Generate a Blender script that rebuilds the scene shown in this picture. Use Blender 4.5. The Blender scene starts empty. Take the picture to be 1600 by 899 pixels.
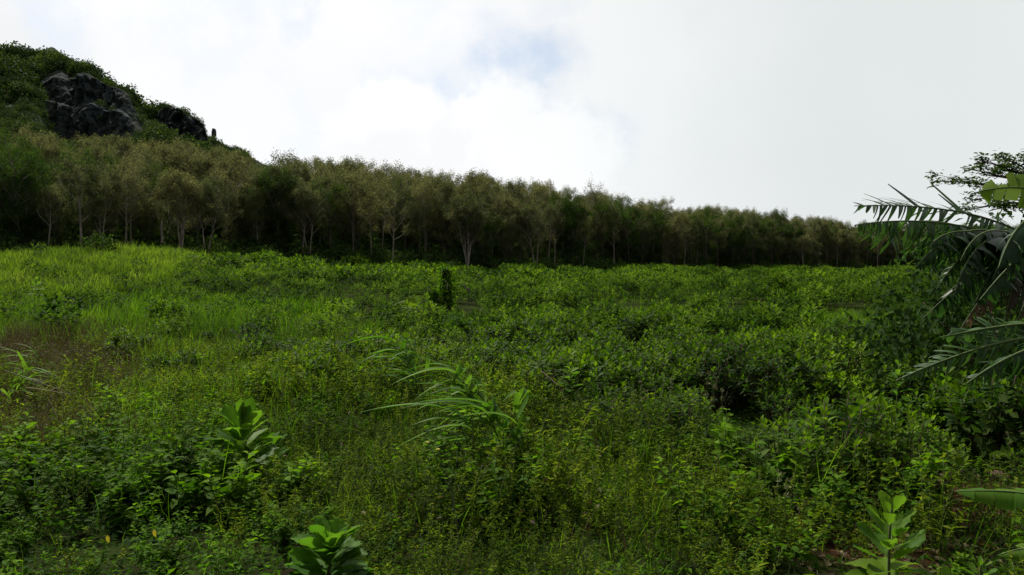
import bpy, math
import numpy as np
from mathutils import Vector

# ----------------------------------------------------------------- camera, sky, sun, exposure
S = bpy.context.scene
COL = S.collection
CZ, FPX, PITCH = 2.6, 1232.0, math.radians(2.3)
cam_d = bpy.data.cameras.new('camera')
cam_d.sensor_width = 36.0
cam_d.lens = FPX / 1600.0 * 36.0
cam_d.clip_start, cam_d.clip_end = 0.05, 9000
cam = bpy.data.objects.new('camera', cam_d)
COL.objects.link(cam)
cam.location = (0, 0, CZ)
cam.rotation_euler = (math.pi / 2 - PITCH, 0, 0)
S.camera = cam

SUN_EL, SUN_AZ = math.radians(47), math.radians(-34)      # azimuth from +Y, negative = towards -X
sun_dir = Vector((math.sin(SUN_AZ) * math.cos(SUN_EL), math.cos(SUN_AZ) * math.cos(SUN_EL), math.sin(SUN_EL)))
ld = bpy.data.lights.new('sun', 'SUN')
ld.energy = 5.0
ld.angle = math.radians(7)
ld.color = (1.0, 0.96, 0.86)
sun = bpy.data.objects.new('sun', ld)
COL.objects.link(sun)
sun.rotation_euler = (-sun_dir).to_track_quat('-Z', 'Y').to_euler()
sun.location = (0, 0, 60)

def sky_dir(px, py):
    p = PITCH
    f = Vector((0, math.cos(p), -math.sin(p))); u = Vector((0, math.sin(p), math.cos(p)))
    return (f + Vector((1, 0, 0)) * ((px - 800) / FPX) + u * ((449.5 - py) / FPX)).normalized()

def build_world():
    w = bpy.data.worlds.new('World'); S.world = w; w.use_nodes = True
    nt = w.node_tree; N = nt.nodes; L = nt.links; N.clear()
    def node(t, **k):
        n = N.new(t)
        for a, b in k.items(): setattr(n, a, b)
        return n
    def math_(op, a, b=None, clamp=False):
        n = node('ShaderNodeMath', operation=op); n.use_clamp = clamp
        for i, v in enumerate((a, b)):
            if v is None: continue
            if isinstance(v, (int, float)): n.inputs[i].default_value = v
            else: L.new(v, n.inputs[i])
        return n.outputs[0]
    def ramp(v, a, b, lo=0.0, hi=1.0):
        n = node('ShaderNodeMapRange', interpolation_type='SMOOTHSTEP')
        L.new(v, n.inputs[0])
        n.inputs[1].default_value, n.inputs[2].default_value = a, b
        n.inputs[3].default_value, n.inputs[4].default_value = lo, hi
        return n.outputs[0]
    tc = node('ShaderNodeTexCoord')
    def noise(scale, detail, rough=0.55, off=(0, 0, 0), stretch=(1, 1, 1)):
        m = node('ShaderNodeMapping'); L.new(tc.outputs['Generated'], m.inputs[0])
        m.inputs['Location'].default_value = off; m.inputs['Scale'].default_value = stretch
        n = node('ShaderNodeTexNoise'); L.new(m.outputs[0], n.inputs['Vector'])
        n.inputs['Scale'].default_value = scale; n.inputs['Detail'].default_value = detail
        n.inputs['Roughness'].default_value = rough
        return n
    warp = noise(7.0, 7, 0.6)
    # direction bent by noise, so that cloud edges come out billowy
    vs = node('ShaderNodeVectorMath', operation='SUBTRACT'); L.new(warp.outputs['Color'], vs.inputs[0]); vs.inputs[1].default_value = (.5, .5, .5)
    vm = node('ShaderNodeVectorMath', operation='SCALE'); L.new(vs.outputs[0], vm.inputs[0]); vm.inputs['Scale'].default_value = 0.23
    va = node('ShaderNodeVectorMath', operation='ADD'); L.new(tc.outputs['Generated'], va.inputs[0]); L.new(vm.outputs[0], va.inputs[1])
    bent = va.outputs[0]
    def blob(px, py, r0, r1, src=bent):
        d = node('ShaderNodeVectorMath', operation='DISTANCE'); L.new(src, d.inputs[0]); d.inputs[1].default_value = sky_dir(px, py)
        return ramp(d.outputs['Value'], r0 / FPX, r1 / FPX, 1.0, 0.0)
    # gaps in the cover through which thin blue shows
    gap = None
    for px, py, a, b, k in ((800, 120, 20, 135, .50), (690, 115, 10, 100, .40), (600, 125, 5, 60, .3), (455, 50, 4, 50, .26), (110, 8, 5, 70, .28), (360, 2, 5, 80, .2), (860, 180, 5, 70, .30), (940, 215, 5, 60, .22), (490, 212, 4, 36, .2), (630, 25, 5, 90, .16)):
        g = math_('MULTIPLY', blob(px, py, a, b), k)
        gap = g if gap is None else math_('MAXIMUM', gap, g)
    cum = math_('MULTIPLY', math_('MAXIMUM', blob(725, 195, 35, 62), math_('MAXIMUM', blob(610, 175, 40, 80), math_('MAXIMUM', blob(800, 235, 60, 105), blob(880, 260, 50, 90)))), 0.92)
    fine = noise(6.5, 7, 0.6, (1.7, .4, 2.2))
    gap = math_('MULTIPLY', math_('MULTIPLY', gap, math_('SUBTRACT', 1.0, cum)), math_('ADD', ramp(fine.outputs['Fac'], .36, .60), 0.45))
    mott = math_('MULTIPLY', ramp(fine.outputs['Fac'], 0.48, 0.70), 0.24)
    # brightness of the cloud layer: white to the front left, greyer to the right, dimmed out of view behind to keep camera-facing sides dark
    bright_l = blob(380, 160, 250, 900, tc.outputs['Generated'])
    grey_r = blob(1500, 180, 60, 800, tc.outputs['Generated'])
    cover = math_('SUBTRACT', 1.0, math_('MAXIMUM', gap, math_('MULTIPLY', mott, math_('SUBTRACT', 1.0, math_('MAXIMUM', grey_r, cum)))), True)
    sep = node('ShaderNodeSeparateXYZ'); L.new(tc.outputs['Generated'], sep.inputs[0])
    back = ramp(sep.outputs['Y'], -0.35, 0.55, 0.34, 1.0)
    soft = noise(2.6, 5, 0.5, (3, 1, 0))
    b = math_('ADD', math_('MULTIPLY', bright_l, 0.13), 0.87)
    b = math_('SUBTRACT', b, math_('MULTIPLY', grey_r, 0.055))
    b = math_('ADD', b, math_('MULTIPLY', math_('SUBTRACT', soft.outputs['Fac'], .5), 0.16))
    b = math_('ADD', b, math_('MULTIPLY', cum, 0.05))
    corner = blob(0, 20, 30, 180)
    b = math_('SUBTRACT', b, math_('MULTIPLY', corner, 0.10))
    b = math_('MULTIPLY', math_('MULTIPLY', b, back), 0.82)
    # the cloud is brightest round the hidden sun, high above the frame
    ds = node('ShaderNodeVectorMath', operation='DISTANCE'); L.new(tc.outputs['Generated'], ds.inputs[0]); ds.inputs[1].default_value = sun_dir
    b = math_('ADD', b, ramp(ds.outputs['Value'], 0.05, 0.60, 1.2, 0.0))
    mixc = node('ShaderNodeMix', data_type='RGBA')
    L.new(grey_r, mixc.inputs[0]); mixc.inputs[6].default_value = (0.985, 0.99, 1.0, 1); mixc.inputs[7].default_value = (0.955, 1.0, 1.0, 1)
    cl = node('ShaderNodeBackground'); L.new(mixc.outputs[2], cl.inputs[0]); L.new(b, cl.inputs[1])
    sky = node('ShaderNodeTexSky', sky_type='NISHITA')
    sky.sun_disc = False; sky.sun_elevation = SUN_EL; sky.sun_rotation = SUN_AZ
    sky.air_density = 1.0; sky.dust_density = 1.0
    bl = node('ShaderNodeBackground'); L.new(sky.outputs[0], bl.inputs[0]); bl.inputs[1].default_value = 0.095
    mx = node('ShaderNodeMixShader'); L.new(cover, mx.inputs[0]); L.new(bl.outputs[0], mx.inputs[1]); L.new(cl.outputs[0], mx.inputs[2])
    out = node('ShaderNodeOutputWorld'); L.new(mx.outputs[0], out.inputs[0])
build_world()

S.view_settings.view_transform = 'Standard'
S.view_settings.look = 'None'
S.view_settings.exposure = 0.30
S.view_settings.gamma = 1.0
S.view_settings.use_curve_mapping = False
S.render.engine = 'CYCLES'
cy = S.cycles
cy.max_bounces = 6; cy.diffuse_bounces = 3; cy.glossy_bounces = 2; cy.transmission_bounces = 4; cy.transparent_max_bounces = 4
cy.caustics_reflective = False; cy.caustics_refractive = False
cy.use_denoising = True
cy.use_adaptive_sampling = True
cy.adaptive_threshold = 0.02

# ----------------------------------------------------------------- numeric helpers
rng = np.random.default_rng(11)
U = lambda a, b, n=None: rng.uniform(a, b, n)
A = np.array

def nrm(v):
    return v / np.maximum(np.linalg.norm(v, axis=-1, keepdims=True), 1e-9)

def _hash(ix, iy, seed):
    h = (ix.astype(np.int64) * 374761393 + iy.astype(np.int64) * 668265263 + seed * 2147483647) & 0x7fffffff
    h = ((h ^ (h >> 13)) * 1274126177) & 0x7fffffff
    return ((h ^ (h >> 16)) & 0xffff) / 65535.0

def vnoise(x, y, seed=0):
    x = np.asarray(x, float); y = np.asarray(y, float)
    ix, iy = np.floor(x), np.floor(y); fx, fy = x - ix, y - iy
    fx = fx * fx * (3 - 2 * fx); fy = fy * fy * (3 - 2 * fy)
    a = _hash(ix, iy, seed); b = _hash(ix + 1, iy, seed); c = _hash(ix, iy + 1, seed); d = _hash(ix + 1, iy + 1, seed)
    return (a * (1 - fx) + b * fx) * (1 - fy) + (c * (1 - fx) + d * fx) * fy

def fbm(x, y, seed=0, octv=4):
    t = 0; a = .5
    for o in range(octv):
        t = t + a * vnoise(np.asarray(x) * 2 ** o, np.asarray(y) * 2 ** o, seed + o * 17); a *= .5
    return t / (1 - .5 ** octv)

def sst(a, b, x):
    t = np.clip((x - a) / (b - a), 0, 1); return t * t * (3 - 2 * t)

# --- lie of the land, in bearing (x / y) and distance y
_eu = [-0.95, -0.65, -0.325, -0.13, 0.0, 0.16, 0.365, 0.6, 0.95]
edge_y = lambda u: np.interp(u, _eu, [72, 80, 95, 103, 110, 135, 168, 190, 200])
edge_z = lambda u: np.interp(u, _eu, [1.2, 1.3, 1.5, .75, .15, -.35, -.95, -1.2, -1.2])
edge_k = lambda u: np.interp(u, _eu, [.27, .245, .16, .15, .14, .10, .042, .03, .03])
KNOLL = (-34.0, 66.0)

def ground_z(x, y):
    x = np.asarray(x, float); y = np.asarray(y, float)
    d = np.maximum(y, 4.0); u = np.clip(x / d, -.95, .95)
    E = edge_y(u)
    z = 0.75 * np.exp(-(np.hypot(x, y) / 8.5) ** 2)
    z = z + edge_z(u) * sst(22, E * 1.02, d) ** 1.15
    z = z + 1.9 * np.exp(-((x - KNOLL[0]) / 9.5) ** 2 - ((y - KNOLL[1]) / 17) ** 2)
    s = np.clip(d - E, 0, 200)
    z = z + edge_k(u) * 75 * np.tanh(s / 75)
    near = sst(60, 20, d)
    z = z + (fbm(x * .55, y * .55, 3, 3) - .5) * .28 * near + (fbm(x * .08, y * .08, 5, 3) - .5) * .9 * sst(14, 40, d)
    return z

def ray(px, py):
    p = PITCH
    return A([(px - 800) / FPX, math.cos(p) + math.sin(p) * (449.5 - py) / FPX, -math.sin(p) + math.cos(p) * (449.5 - py) / FPX])

def at(px, py, Y):
    r = ray(px, py); return r * (Y / r[1]) + A([0, 0, CZ])

def on_ground(px, py, h=0.0):
    ys = np.geomspace(1.5, 240, 1500); r = ray(px, py)
    X = r[0] / r[1] * ys; Z = CZ + r[2] / r[1] * ys
    hit = np.nonzero(Z <= ground_z(X, ys) + h)[0]
    i = hit[0] if len(hit) else -1
    return A([X[i], ys[i], ground_z(X[i], ys[i])])

def proj(x, y, z):
    c, s = math.cos(PITCH), math.sin(PITCH)
    dz = z - CZ
    f = y * c - dz * s; v = y * s + dz * c
    f = np.maximum(f, .01)
    return 800 + FPX * x / f, 449.5 - FPX * v / f

# ----------------------------------------------------------------- mesh helpers
class MB:
    """collects triangles with a per-vertex tint (random, along, age)"""
    def __init__(s): s.V = []; s.F = []; s.T = []; s.n = 0
    def add(s, V, F, T=None):
        V = np.asarray(V, float).reshape(-1, 3); F = np.asarray(F, int).reshape(-1, 3)
        if T is None: T = (.5, .5, .5)
        T = np.asarray(T, float)
        if T.ndim == 1: T = np.broadcast_to(T, (len(V), 3))
        s.V.append(V); s.F.append(F + s.n); s.T.append(T); s.n += len(V)
        return s
    def arr(s):
        if not s.V: return np.zeros((0, 3)), np.zeros((0, 3), int), np.zeros((0, 3))
        return np.concatenate(s.V), np.concatenate(s.F), np.concatenate(s.T)
    def mesh(s, name, mat, smooth=True):
        V, F, T = s.arr()
        me = bpy.data.meshes.new(name)
        me.vertices.add(len(V)); me.vertices.foreach_set('co', V.astype(np.float32).ravel())
        me.loops.add(len(F) * 3); me.loops.foreach_set('vertex_index', F.astype(np.int32).ravel())
        me.polygons.add(len(F))
        me.polygons.foreach_set('loop_start', np.arange(0, len(F) * 3, 3, dtype=np.int32))
        me.polygons.foreach_set('loop_total', np.full(len(F), 3, dtype=np.int32))
        me.polygons.foreach_set('use_smooth', np.full(len(F), smooth))
        at_ = me.attributes.new('tint', 'FLOAT_COLOR', 'POINT')
        at_.data.foreach_set('color', np.concatenate([T, np.ones((len(T), 1))], 1).astype(np.float32).ravel())
        me.materials.append(mat)
        me.update(calc_edges=True)
        return me
    def obj(s, name, mat, parent=None, loc=None, smooth=True):
        o = bpy.data.objects.new(name, s.mesh(name, mat, smooth)); COL.objects.link(o)
        if parent: o.parent = parent
        if loc is not None: o.location = loc
        return o

def tag(o, label=None, cat=None, group=None, kind=None):
    if label: o['label'] = label
    if cat: o['category'] = cat
    if group: o['group'] = group
    if kind: o['kind'] = kind
    return o

def thing(name, label, cat, loc=(0, 0, 0), rz=0, group=None, scale=1):
    o = bpy.data.objects.new(name, None); COL.objects.link(o); o.empty_display_size = .2
    o.location = tuple(float(c) for c in loc); o.rotation_euler = (0, 0, float(rz)); o.scale = (scale,) * 3
    return tag(o, label, cat, group)

def dup(root, loc, rz, scale, label, group, tilt=(0, 0)):
    r = root.copy(); COL.objects.link(r)
    r.location = tuple(float(c) for c in loc); r.rotation_euler = (tilt[0], tilt[1], float(rz)); r.scale = (scale,) * 3
    r['label'] = label; r['group'] = group
    for ch in root.children:
        c = ch.copy(); COL.objects.link(c); c.parent = r
    return r

# leaf outlines as (along, across, lift) points
OV_T = A([0, .3, .3, .3, .65, .65, .65, 1.0]); OV_S = A([0, -.42, 0, .42, -.36, 0, .36, 0]); OV_N = A([0, .13, 0, .13, .12, 0, .12, 0])
OV_F = A([(0, 2, 1), (0, 3, 2), (1, 2, 5), (1, 5, 4), (2, 3, 6), (2, 6, 5), (4, 5, 7), (5, 6, 7)])
OB_T = A([0, .25, .25, .25, .55, .55, .55, .82, .82, .82, 1.0]); OB_S = A([0, -.14, 0, .14, -.36, 0, .36, -.38, 0, .38, 0]); OB_N = A([0, .06, 0, .06, .12, 0, .12, .1, 0, .1, -.02])
OB_F = A([(0, 2, 1), (0, 3, 2), (1, 2, 5), (1, 5, 4), (2, 3, 6), (2, 6, 5), (4, 5, 8), (4, 8, 7), (5, 6, 9), (5, 9, 8), (7, 8, 10), (8, 9, 10)])
DI_T = A([0, .45, 1.0, .45]); DI_S = A([0, -.5, 0, .5]); DI_N = A([0, .16, 0, .16]); DI_F = A([(0, 2, 1), (0, 3, 2)])
def outline(ts, ws, cup=.14, wave=.03):
    T, S_, K, F = [0.], [0.], [0.], []
    for i, (t, w) in enumerate(zip(ts, ws)):
        T += [t - .02, t, t, t, t - .02]; S_ += [-w, -w * .5, 0, w * .5, w]; e = wave * (-1) ** i
        K += [cup * w * 2 + e, cup * w * .7, 0, cup * w * .7, cup * w * 2 - e]
    T.append(1.); S_.append(0.); K.append(0.); n = len(ts)
    F += [(0, 2, 1), (0, 3, 2), (0, 4, 3), (0, 5, 4)]
    for i in range(n - 1):
        for j in range(4):
            a = 1 + i * 5 + j; F += [(a, a + 1, a + 6), (a, a + 6, a + 5)]
    b = 1 + (n - 1) * 5; e = b + 5
    F += [(b, b + 1, e), (b + 1, b + 2, e), (b + 2, b + 3, e), (b + 3, b + 4, e)]
    return A(T), A(S_), A(K), A(F)
SPOON_F = outline([.16, .32, .48, .62, .74, .85, .93, .98], [.08, .16, .27, .36, .40, .37, .26, .12])
OVATE_F = outline([.06, .16, .28, .42, .56, .70, .83, .93], [.14, .30, .40, .43, .39, .30, .18, .08])
OVATE, SPOON, DIAM = (OV_T, OV_S, OV_N, OV_F), (OB_T, OB_S, OB_N, OB_F), (DI_T, DI_S, DI_N, DI_F)

def leaves(mb, P, D, N, L, W, curve, tmpl, tint, age=.5):
    P = np.asarray(P, float).reshape(-1, 3); n = len(P)
    if n == 0: return
    t, s, k, F = tmpl
    bc = lambda v: np.broadcast_to(np.asarray(v, float), (n,))[:, None, None]
    D = nrm(np.broadcast_to(D, (n, 3))); N = np.broadcast_to(N, (n, 3))
    side = nrm(np.cross(D, N)); nn = np.cross(side, D)
    L, W, curve = bc(L), bc(W), bc(curve)
    tt = t[None, :, None]
    V = P[:, None] + D[:, None] * tt * L + side[:, None] * s[None, :, None] * W + nn[:, None] * (k[None, :, None] * W - curve * tt * tt * L)
    FF = F[None] + (np.arange(n) * len(t))[:, None, None]
    T = np.empty((n, len(t), 3)); T[..., 0] = np.broadcast_to(np.asarray(tint, float), (n,))[:, None]; T[..., 1] = t[None]; T[..., 2] = np.broadcast_to(np.asarray(age, float), (n,))[:, None]
    mb.add(V, FF, T.reshape(-1, 3))

def blades(mb, P, D, H, L, W, bend, tint, seg=4, age=.5, fold=0.0):
    """grass: leaves the ground along D and bends over towards H"""
    P = np.asarray(P, float).reshape(-1, 3); n = len(P)
    if n == 0: return
    D = nrm(np.broadcast_to(D, (n, 3))); H = np.broadcast_to(H, (n, 3))
    bc = lambda v: np.broadcast_to(np.asarray(v, float), (n,))[:, None, None]
    L, W, bend = bc(L), bc(W), bc(bend)
    side = nrm(np.cross(D, H) + 1e-6)
    t = np.linspace(0, 1, seg + 1); w = (1 - t ** 1.6) * (0.55 + 0.45 * np.minimum(1, t * 4))
    c = P[:, None] + L * (D[:, None] * t[None, :, None] + H[:, None] * bend * (t ** 2)[None, :, None])
    off = side[:, None] * (w * .5)[None, :, None] * W
    if fold:
        lift = A([0, 0, 1.])[None, None] * (w * fold)[None, :, None] * W
        V = np.stack([c - off + lift, c, c + off + lift], 2); m = 3
    else:
        V = np.stack([c - off, c + off], 2); m = 2
    F = []
    for i in range(seg):
        for j in range(m - 1):
            a, b_, c_, d_ = i * m + j, i * m + j + 1, (i + 1) * m + j + 1, (i + 1) * m + j
            F += [(a, b_, c_), (a, c_, d_)] if i < seg - 1 else [(a, b_, c_)] if j == 0 else [(a, b_, c_)]
    F = A(F); k = (seg + 1) * m
    FF = F[None] + (np.arange(n) * k)[:, None, None]
    T = np.empty((n, seg + 1, m, 3)); T[..., 0] = np.broadcast_to(np.asarray(tint, float), (n,))[:, None, None]; T[..., 1] = t[None, :, None]; T[..., 2] = np.broadcast_to(np.asarray(age, float), (n,))[:, None, None]
    mb.add(V.reshape(-1, 3), FF, T.reshape(-1, 3))

def tube(mb, pts, rad, sides=5, tint=.5, cap=True):
    pts = np.asarray(pts, float); k = len(pts); rad = np.broadcast_to(np.asarray(rad, float), (k,))
    tan = nrm(np.gradient(pts, axis=0))
    ref = np.where(np.abs(tan[:, 2:3]) < .9, A([[0, 0, 1.]]), A([[1., 0, 0]]))
    a = nrm(np.cross(tan, ref)); b = np.cross(tan, a)
    ang = np.arange(sides) * 2 * math.pi / sides
    V = pts[:, None] + rad[:, None, None] * (a[:, None] * np.cos(ang)[None, :, None] + b[:, None] * np.sin(ang)[None, :, None])
    F = []
    for i in range(k - 1):
        for j in range(sides):
            p, q = i * sides + j, i * sides + (j + 1) % sides
            F += [(p, q, q + sides), (p, q + sides, p + sides)]
    V = V.reshape(-1, 3)
    if cap:
        V = np.concatenate([V, pts[-1:]]); e = len(V) - 1
        F += [((k - 1) * sides + j, (k - 1) * sides + (j + 1) % sides, e) for j in range(sides)]
    T = np.empty((len(V), 3)); T[:, 0] = tint; T[:, 1] = np.linspace(0, 1, len(V)); T[:, 2] = .5
    mb.add(V, F, T)

def bez(p0, p1, p2, p3, n):
    t = np.linspace(0, 1, n)[:, None]
    p0, p1, p2, p3 = map(lambda v: np.asarray(v, float), (p0, p1, p2, p3))
    return (1 - t) ** 3 * p0 + 3 * (1 - t) ** 2 * t * p1 + 3 * (1 - t) * t ** 2 * p2 + t ** 3 * p3

def strew(mb, tmpl, pos, rz, sc, dtint=0.15):
    """many copies of template arrays in one mesh"""
    V, F, T = tmpl; n = len(pos)
    if n == 0: return
    c, s = np.cos(rz)[:, None], np.sin(rz)[:, None]; sc = np.asarray(sc)
    X = V[None, :, 0]; Y = V[None, :, 1]
    k = sc[:, None]
    W = np.stack([(X * c - Y * s) * k, (X * s + Y * c) * k, V[None, :, 2] * k], 2) + pos[:, None]
    FF = F[None] + (np.arange(n) * len(V))[:, None, None]
    TT = np.broadcast_to(T[None], (n,) + T.shape).copy()
    TT[..., 0] = np.clip(TT[..., 0] + U(-dtint, dtint, n)[:, None], 0, 1)
    mb.add(W.reshape(-1, 3), FF, TT.reshape(-1, 3))

def rand_dir(n, zmin=-1., zmax=1.):
    z = U(zmin, zmax, n); a = U(0, 2 * math.pi, n); r = np.sqrt(np.maximum(0, 1 - z * z))
    return np.stack([r * np.cos(a), r * np.sin(a), z], -1)

# ----------------------------------------------------------------- materials
def mat_nodes(name):
    m = bpy.data.materials.new(name); m.use_nodes = True
    nt = m.node_tree; nt.nodes.clear()
    return m, nt.nodes, nt.links

def ramp_node(N, cols, pos=None):
    r = N.new('ShaderNodeValToRGB'); cr = r.color_ramp
    pos = pos or list(np.linspace(0, 1, len(cols)))
    while len(cr.elements) < len(cols): cr.elements.new(.5)
    for e, c, p in zip(cr.elements, cols, pos): e.position = p; e.color = (*c, 1)
    return r

def leaf_mat(name, cols, rough=.5, spec=.4, trans=.32, tcol=None, vary=.3, pos=None, vein=False, patch=False):
    m, N, L = mat_nodes(name)
    at_ = N.new('ShaderNodeAttribute'); at_.attribute_name = 'tint'
    sp = N.new('ShaderNodeSeparateColor'); L.new(at_.outputs['Color'], sp.inputs[0])
    oi = N.new('ShaderNodeObjectInfo')
    a = N.new('ShaderNodeMath'); a.operation = 'MULTIPLY_ADD'; L.new(oi.outputs['Random'], a.inputs[0]); a.inputs[1].default_value = vary; a.inputs[2].default_value = -vary / 2
    b = N.new('ShaderNodeMath'); b.operation = 'ADD'; b.use_clamp = True; L.new(a.outputs[0], b.inputs[0]); L.new(sp.outputs[0], b.inputs[1])
    r = ramp_node(N, cols, pos); L.new(b.outputs[0], r.inputs[0])
    col = r.outputs[0]
    geo = N.new('ShaderNodeNewGeometry')
    nz = N.new('ShaderNodeTexNoise'); L.new(geo.outputs['Position'], nz.inputs['Vector']); nz.inputs['Scale'].default_value = 2.0 if not vein else 9.0; nz.inputs['Detail'].default_value = 3
    mr = N.new('ShaderNodeMapRange'); L.new(nz.outputs['Fac'], mr.inputs[0]); mr.inputs[1].default_value = .3; mr.inputs[2].default_value = .7; mr.inputs[3].default_value = .75; mr.inputs[4].default_value = 1.25
    vm = N.new('ShaderNodeVectorMath'); vm.operation = 'SCALE'; L.new(col, vm.inputs[0]); L.new(mr.outputs[0], vm.inputs['Scale'])
    col = vm.outputs[0]
    if patch:
        n2 = N.new('ShaderNodeTexNoise'); L.new(geo.outputs['Position'], n2.inputs['Vector']); n2.inputs['Scale'].default_value = .22; n2.inputs['Detail'].default_value = 4; n2.inputs['Roughness'].default_value = .6
        r2 = ramp_node(N, [(.56, .60, .62), (.95, .95, .95), (1.24, 1.18, .95)], [.36, .5, .64]); L.new(n2.outputs['Fac'], r2.inputs[0])
        mp = N.new('ShaderNodeMix'); mp.data_type = 'RGBA'; mp.blend_type = 'MULTIPLY'; mp.inputs[0].default_value = 1; L.new(col, mp.inputs[6]); L.new(r2.outputs[0], mp.inputs[7]); col = mp.outputs[2]
    pr = N.new('ShaderNodeBsdfPrincipled'); L.new(col, pr.inputs['Base Color'])
    pr.inputs['Roughness'].default_value = rough; pr.inputs['Specular IOR Level'].default_value = spec
    out = N.new('ShaderNodeOutputMaterial')
    if trans > 0:
        tr = N.new('ShaderNodeBsdfTranslucent')
        mc = N.new('ShaderNodeMix'); mc.data_type = 'RGBA'; mc.blend_type = 'MULTIPLY'; mc.inputs[0].default_value = 1
        L.new(col, mc.inputs[6]); mc.inputs[7].default_value = (*(tcol or (1.9, 2.1, .8)), 1)
        L.new(mc.outputs[2], tr.inputs[0])
        mx = N.new('ShaderNodeMixShader'); mx.inputs[0].default_value = trans
        L.new(pr.outputs[0], mx.inputs[1]); L.new(tr.outputs[0], mx.inputs[2]); L.new(mx.outputs[0], out.inputs[0])
    else:
        L.new(pr.outputs[0], out.inputs[0])
    return m

def bark_mat(name, c1, c2, scale=6, rough=.85, bump=.3, stretch=(1, 1, .25)):
    m, N, L = mat_nodes(name)
    tc = N.new('ShaderNodeTexCoord'); mp = N.new('ShaderNodeMapping'); L.new(tc.outputs['Object'], mp.inputs[0]); mp.inputs['Scale'].default_value = stretch
    nz = N.new('ShaderNodeTexNoise'); L.new(mp.outputs[0], nz.inputs['Vector']); nz.inputs['Scale'].default_value = scale; nz.inputs['Detail'].default_value = 6; nz.inputs['Roughness'].default_value = .65
    r = ramp_node(N, [c1, c2], [.35, .65]); L.new(nz.outputs['Fac'], r.inputs[0])
    pr = N.new('ShaderNodeBsdfPrincipled'); L.new(r.outputs[0], pr.inputs['Base Color']); pr.inputs['Roughness'].default_value = rough; pr.inputs['Specular IOR Level'].default_value = .12
    bp = N.new('ShaderNodeBump'); bp.inputs['Strength'].default_value = bump; L.new(nz.outputs['Fac'], bp.inputs['Height']); L.new(bp.outputs[0], pr.inputs['Normal'])
    out = N.new('ShaderNodeOutputMaterial'); L.new(pr.outputs[0], out.inputs[0])
    return m

M = {}
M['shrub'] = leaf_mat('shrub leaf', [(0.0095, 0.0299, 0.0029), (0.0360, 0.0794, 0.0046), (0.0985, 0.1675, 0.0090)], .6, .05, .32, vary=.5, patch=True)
M['shrub_far'] = leaf_mat('shrub leaf far', [(.008, .024, .004), (.028, .064, .007), (.090, .150, .016)], .7, .03, .28, patch=True)
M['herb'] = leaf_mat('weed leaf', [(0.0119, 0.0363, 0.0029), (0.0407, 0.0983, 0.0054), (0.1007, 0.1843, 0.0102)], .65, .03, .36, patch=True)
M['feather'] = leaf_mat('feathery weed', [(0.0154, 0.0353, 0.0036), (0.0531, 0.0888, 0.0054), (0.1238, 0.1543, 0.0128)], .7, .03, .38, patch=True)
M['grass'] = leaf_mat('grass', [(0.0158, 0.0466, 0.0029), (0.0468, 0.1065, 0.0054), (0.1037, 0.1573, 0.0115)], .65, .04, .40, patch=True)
M['pale_grass'] = leaf_mat('pale grass', [(0.0484, 0.0931, 0.0099), (0.0748, 0.1236, 0.0143), (0.1144, 0.1521, 0.0264)], .65, .05, .44, patch=True)
M['dry'] = leaf_mat('dry weed', [(.045, .032, .018), (.080, .058, .030), (.060, .075, .016), (.20, .155, .085)], .8, .15, .2, (1.3, 1.1, .7))
M['cane'] = leaf_mat('cane grass', [(.036, .095, .009), (.056, .128, .012), (.100, .175, .024)], .55, .08, .38)
M['bright'] = leaf_mat('bright leaf', [(0.0270, 0.0782, 0.0080), (0.0558, 0.1242, 0.0120), (0.1170, 0.1886, 0.0220)], .55, .06, .38)
M['tree'] = leaf_mat('forest leaf', [(0.0450, 0.0684, 0.0260), (0.0828, 0.0950, 0.0420), (0.1242, 0.1145, 0.0620), (0.1980, 0.1947, 0.0820)], .8, .03, .30, (1.35, 1.45, .9), vary=.6)
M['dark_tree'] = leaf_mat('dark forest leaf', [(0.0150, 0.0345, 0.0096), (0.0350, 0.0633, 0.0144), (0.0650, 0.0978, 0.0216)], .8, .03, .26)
M['undergrowth'] = leaf_mat('undergrowth leaf', [(.022, .045, .014), (.050, .085, .024), (.085, .130, .036)], .8, .03, .28)
M['scrub'] = leaf_mat('mountain scrub', [(0.0132, 0.0264, 0.0144), (0.0264, 0.0440, 0.0168), (0.0440, 0.0660, 0.0204), (0.0880, 0.1320, 0.0264)], .8, .03, .2)
M['banana'] = leaf_mat('banana leaf', [(.014, .040, .013), (.022, .056, .016), (.050, .105, .026)], .42, .22, .24, vein=True)
M['dead_banana'] = leaf_mat('dead banana leaf', [(.050, .036, .022), (.095, .070, .040), (.16, .125, .075)], .75, .2, .15, (1.2, 1, .7))
M['rib'] = bark_mat('leaf midrib', (.05, .085, .025), (.10, .13, .045), 20, .6, .05)
M['stem'] = bark_mat('green stem', (.05, .07, .025), (.09, .10, .04), 18, .6, .1)
M['twig'] = bark_mat('brown twig', (.06, .045, .03), (.12, .09, .06), 18, .8, .2)
M['straw'] = bark_mat('pale dead stalk', (.22, .18, .11), (.38, .33, .22), 14, .8, .2)
M['bark'] = bark_mat('pale bark', (.12, .10, .08), (.36, .32, .26), 2.2, .85, .2)
M['grey_bark'] = bark_mat('grey brown bark', (.06, .05, .04), (.20, .175, .14), 2.2, .85, .2)
M['dark_bark'] = bark_mat('dark bark', (.035, .028, .022), (.09, .075, .055), 5, .9, .5)
M['moss_bark'] = bark_mat('mossy bark', (.014, .018, .010), (.04, .045, .022), 6, .95, .7)
M['stone'] = bark_mat('red brown stone', (.05, .030, .020), (.11, .07, .045), 9, .9, .5, (1, 1, 1))
M['flower'] = leaf_mat('yellow flower', [(.45, .36, .03), (.6, .5, .06)], .6, .2, .3, (1, 1, .6))
M['seed'] = leaf_mat('seed head', [(.08, .10, .035), (.17, .18, .08)], .8, .2, .3, (1, 1, .8))
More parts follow.
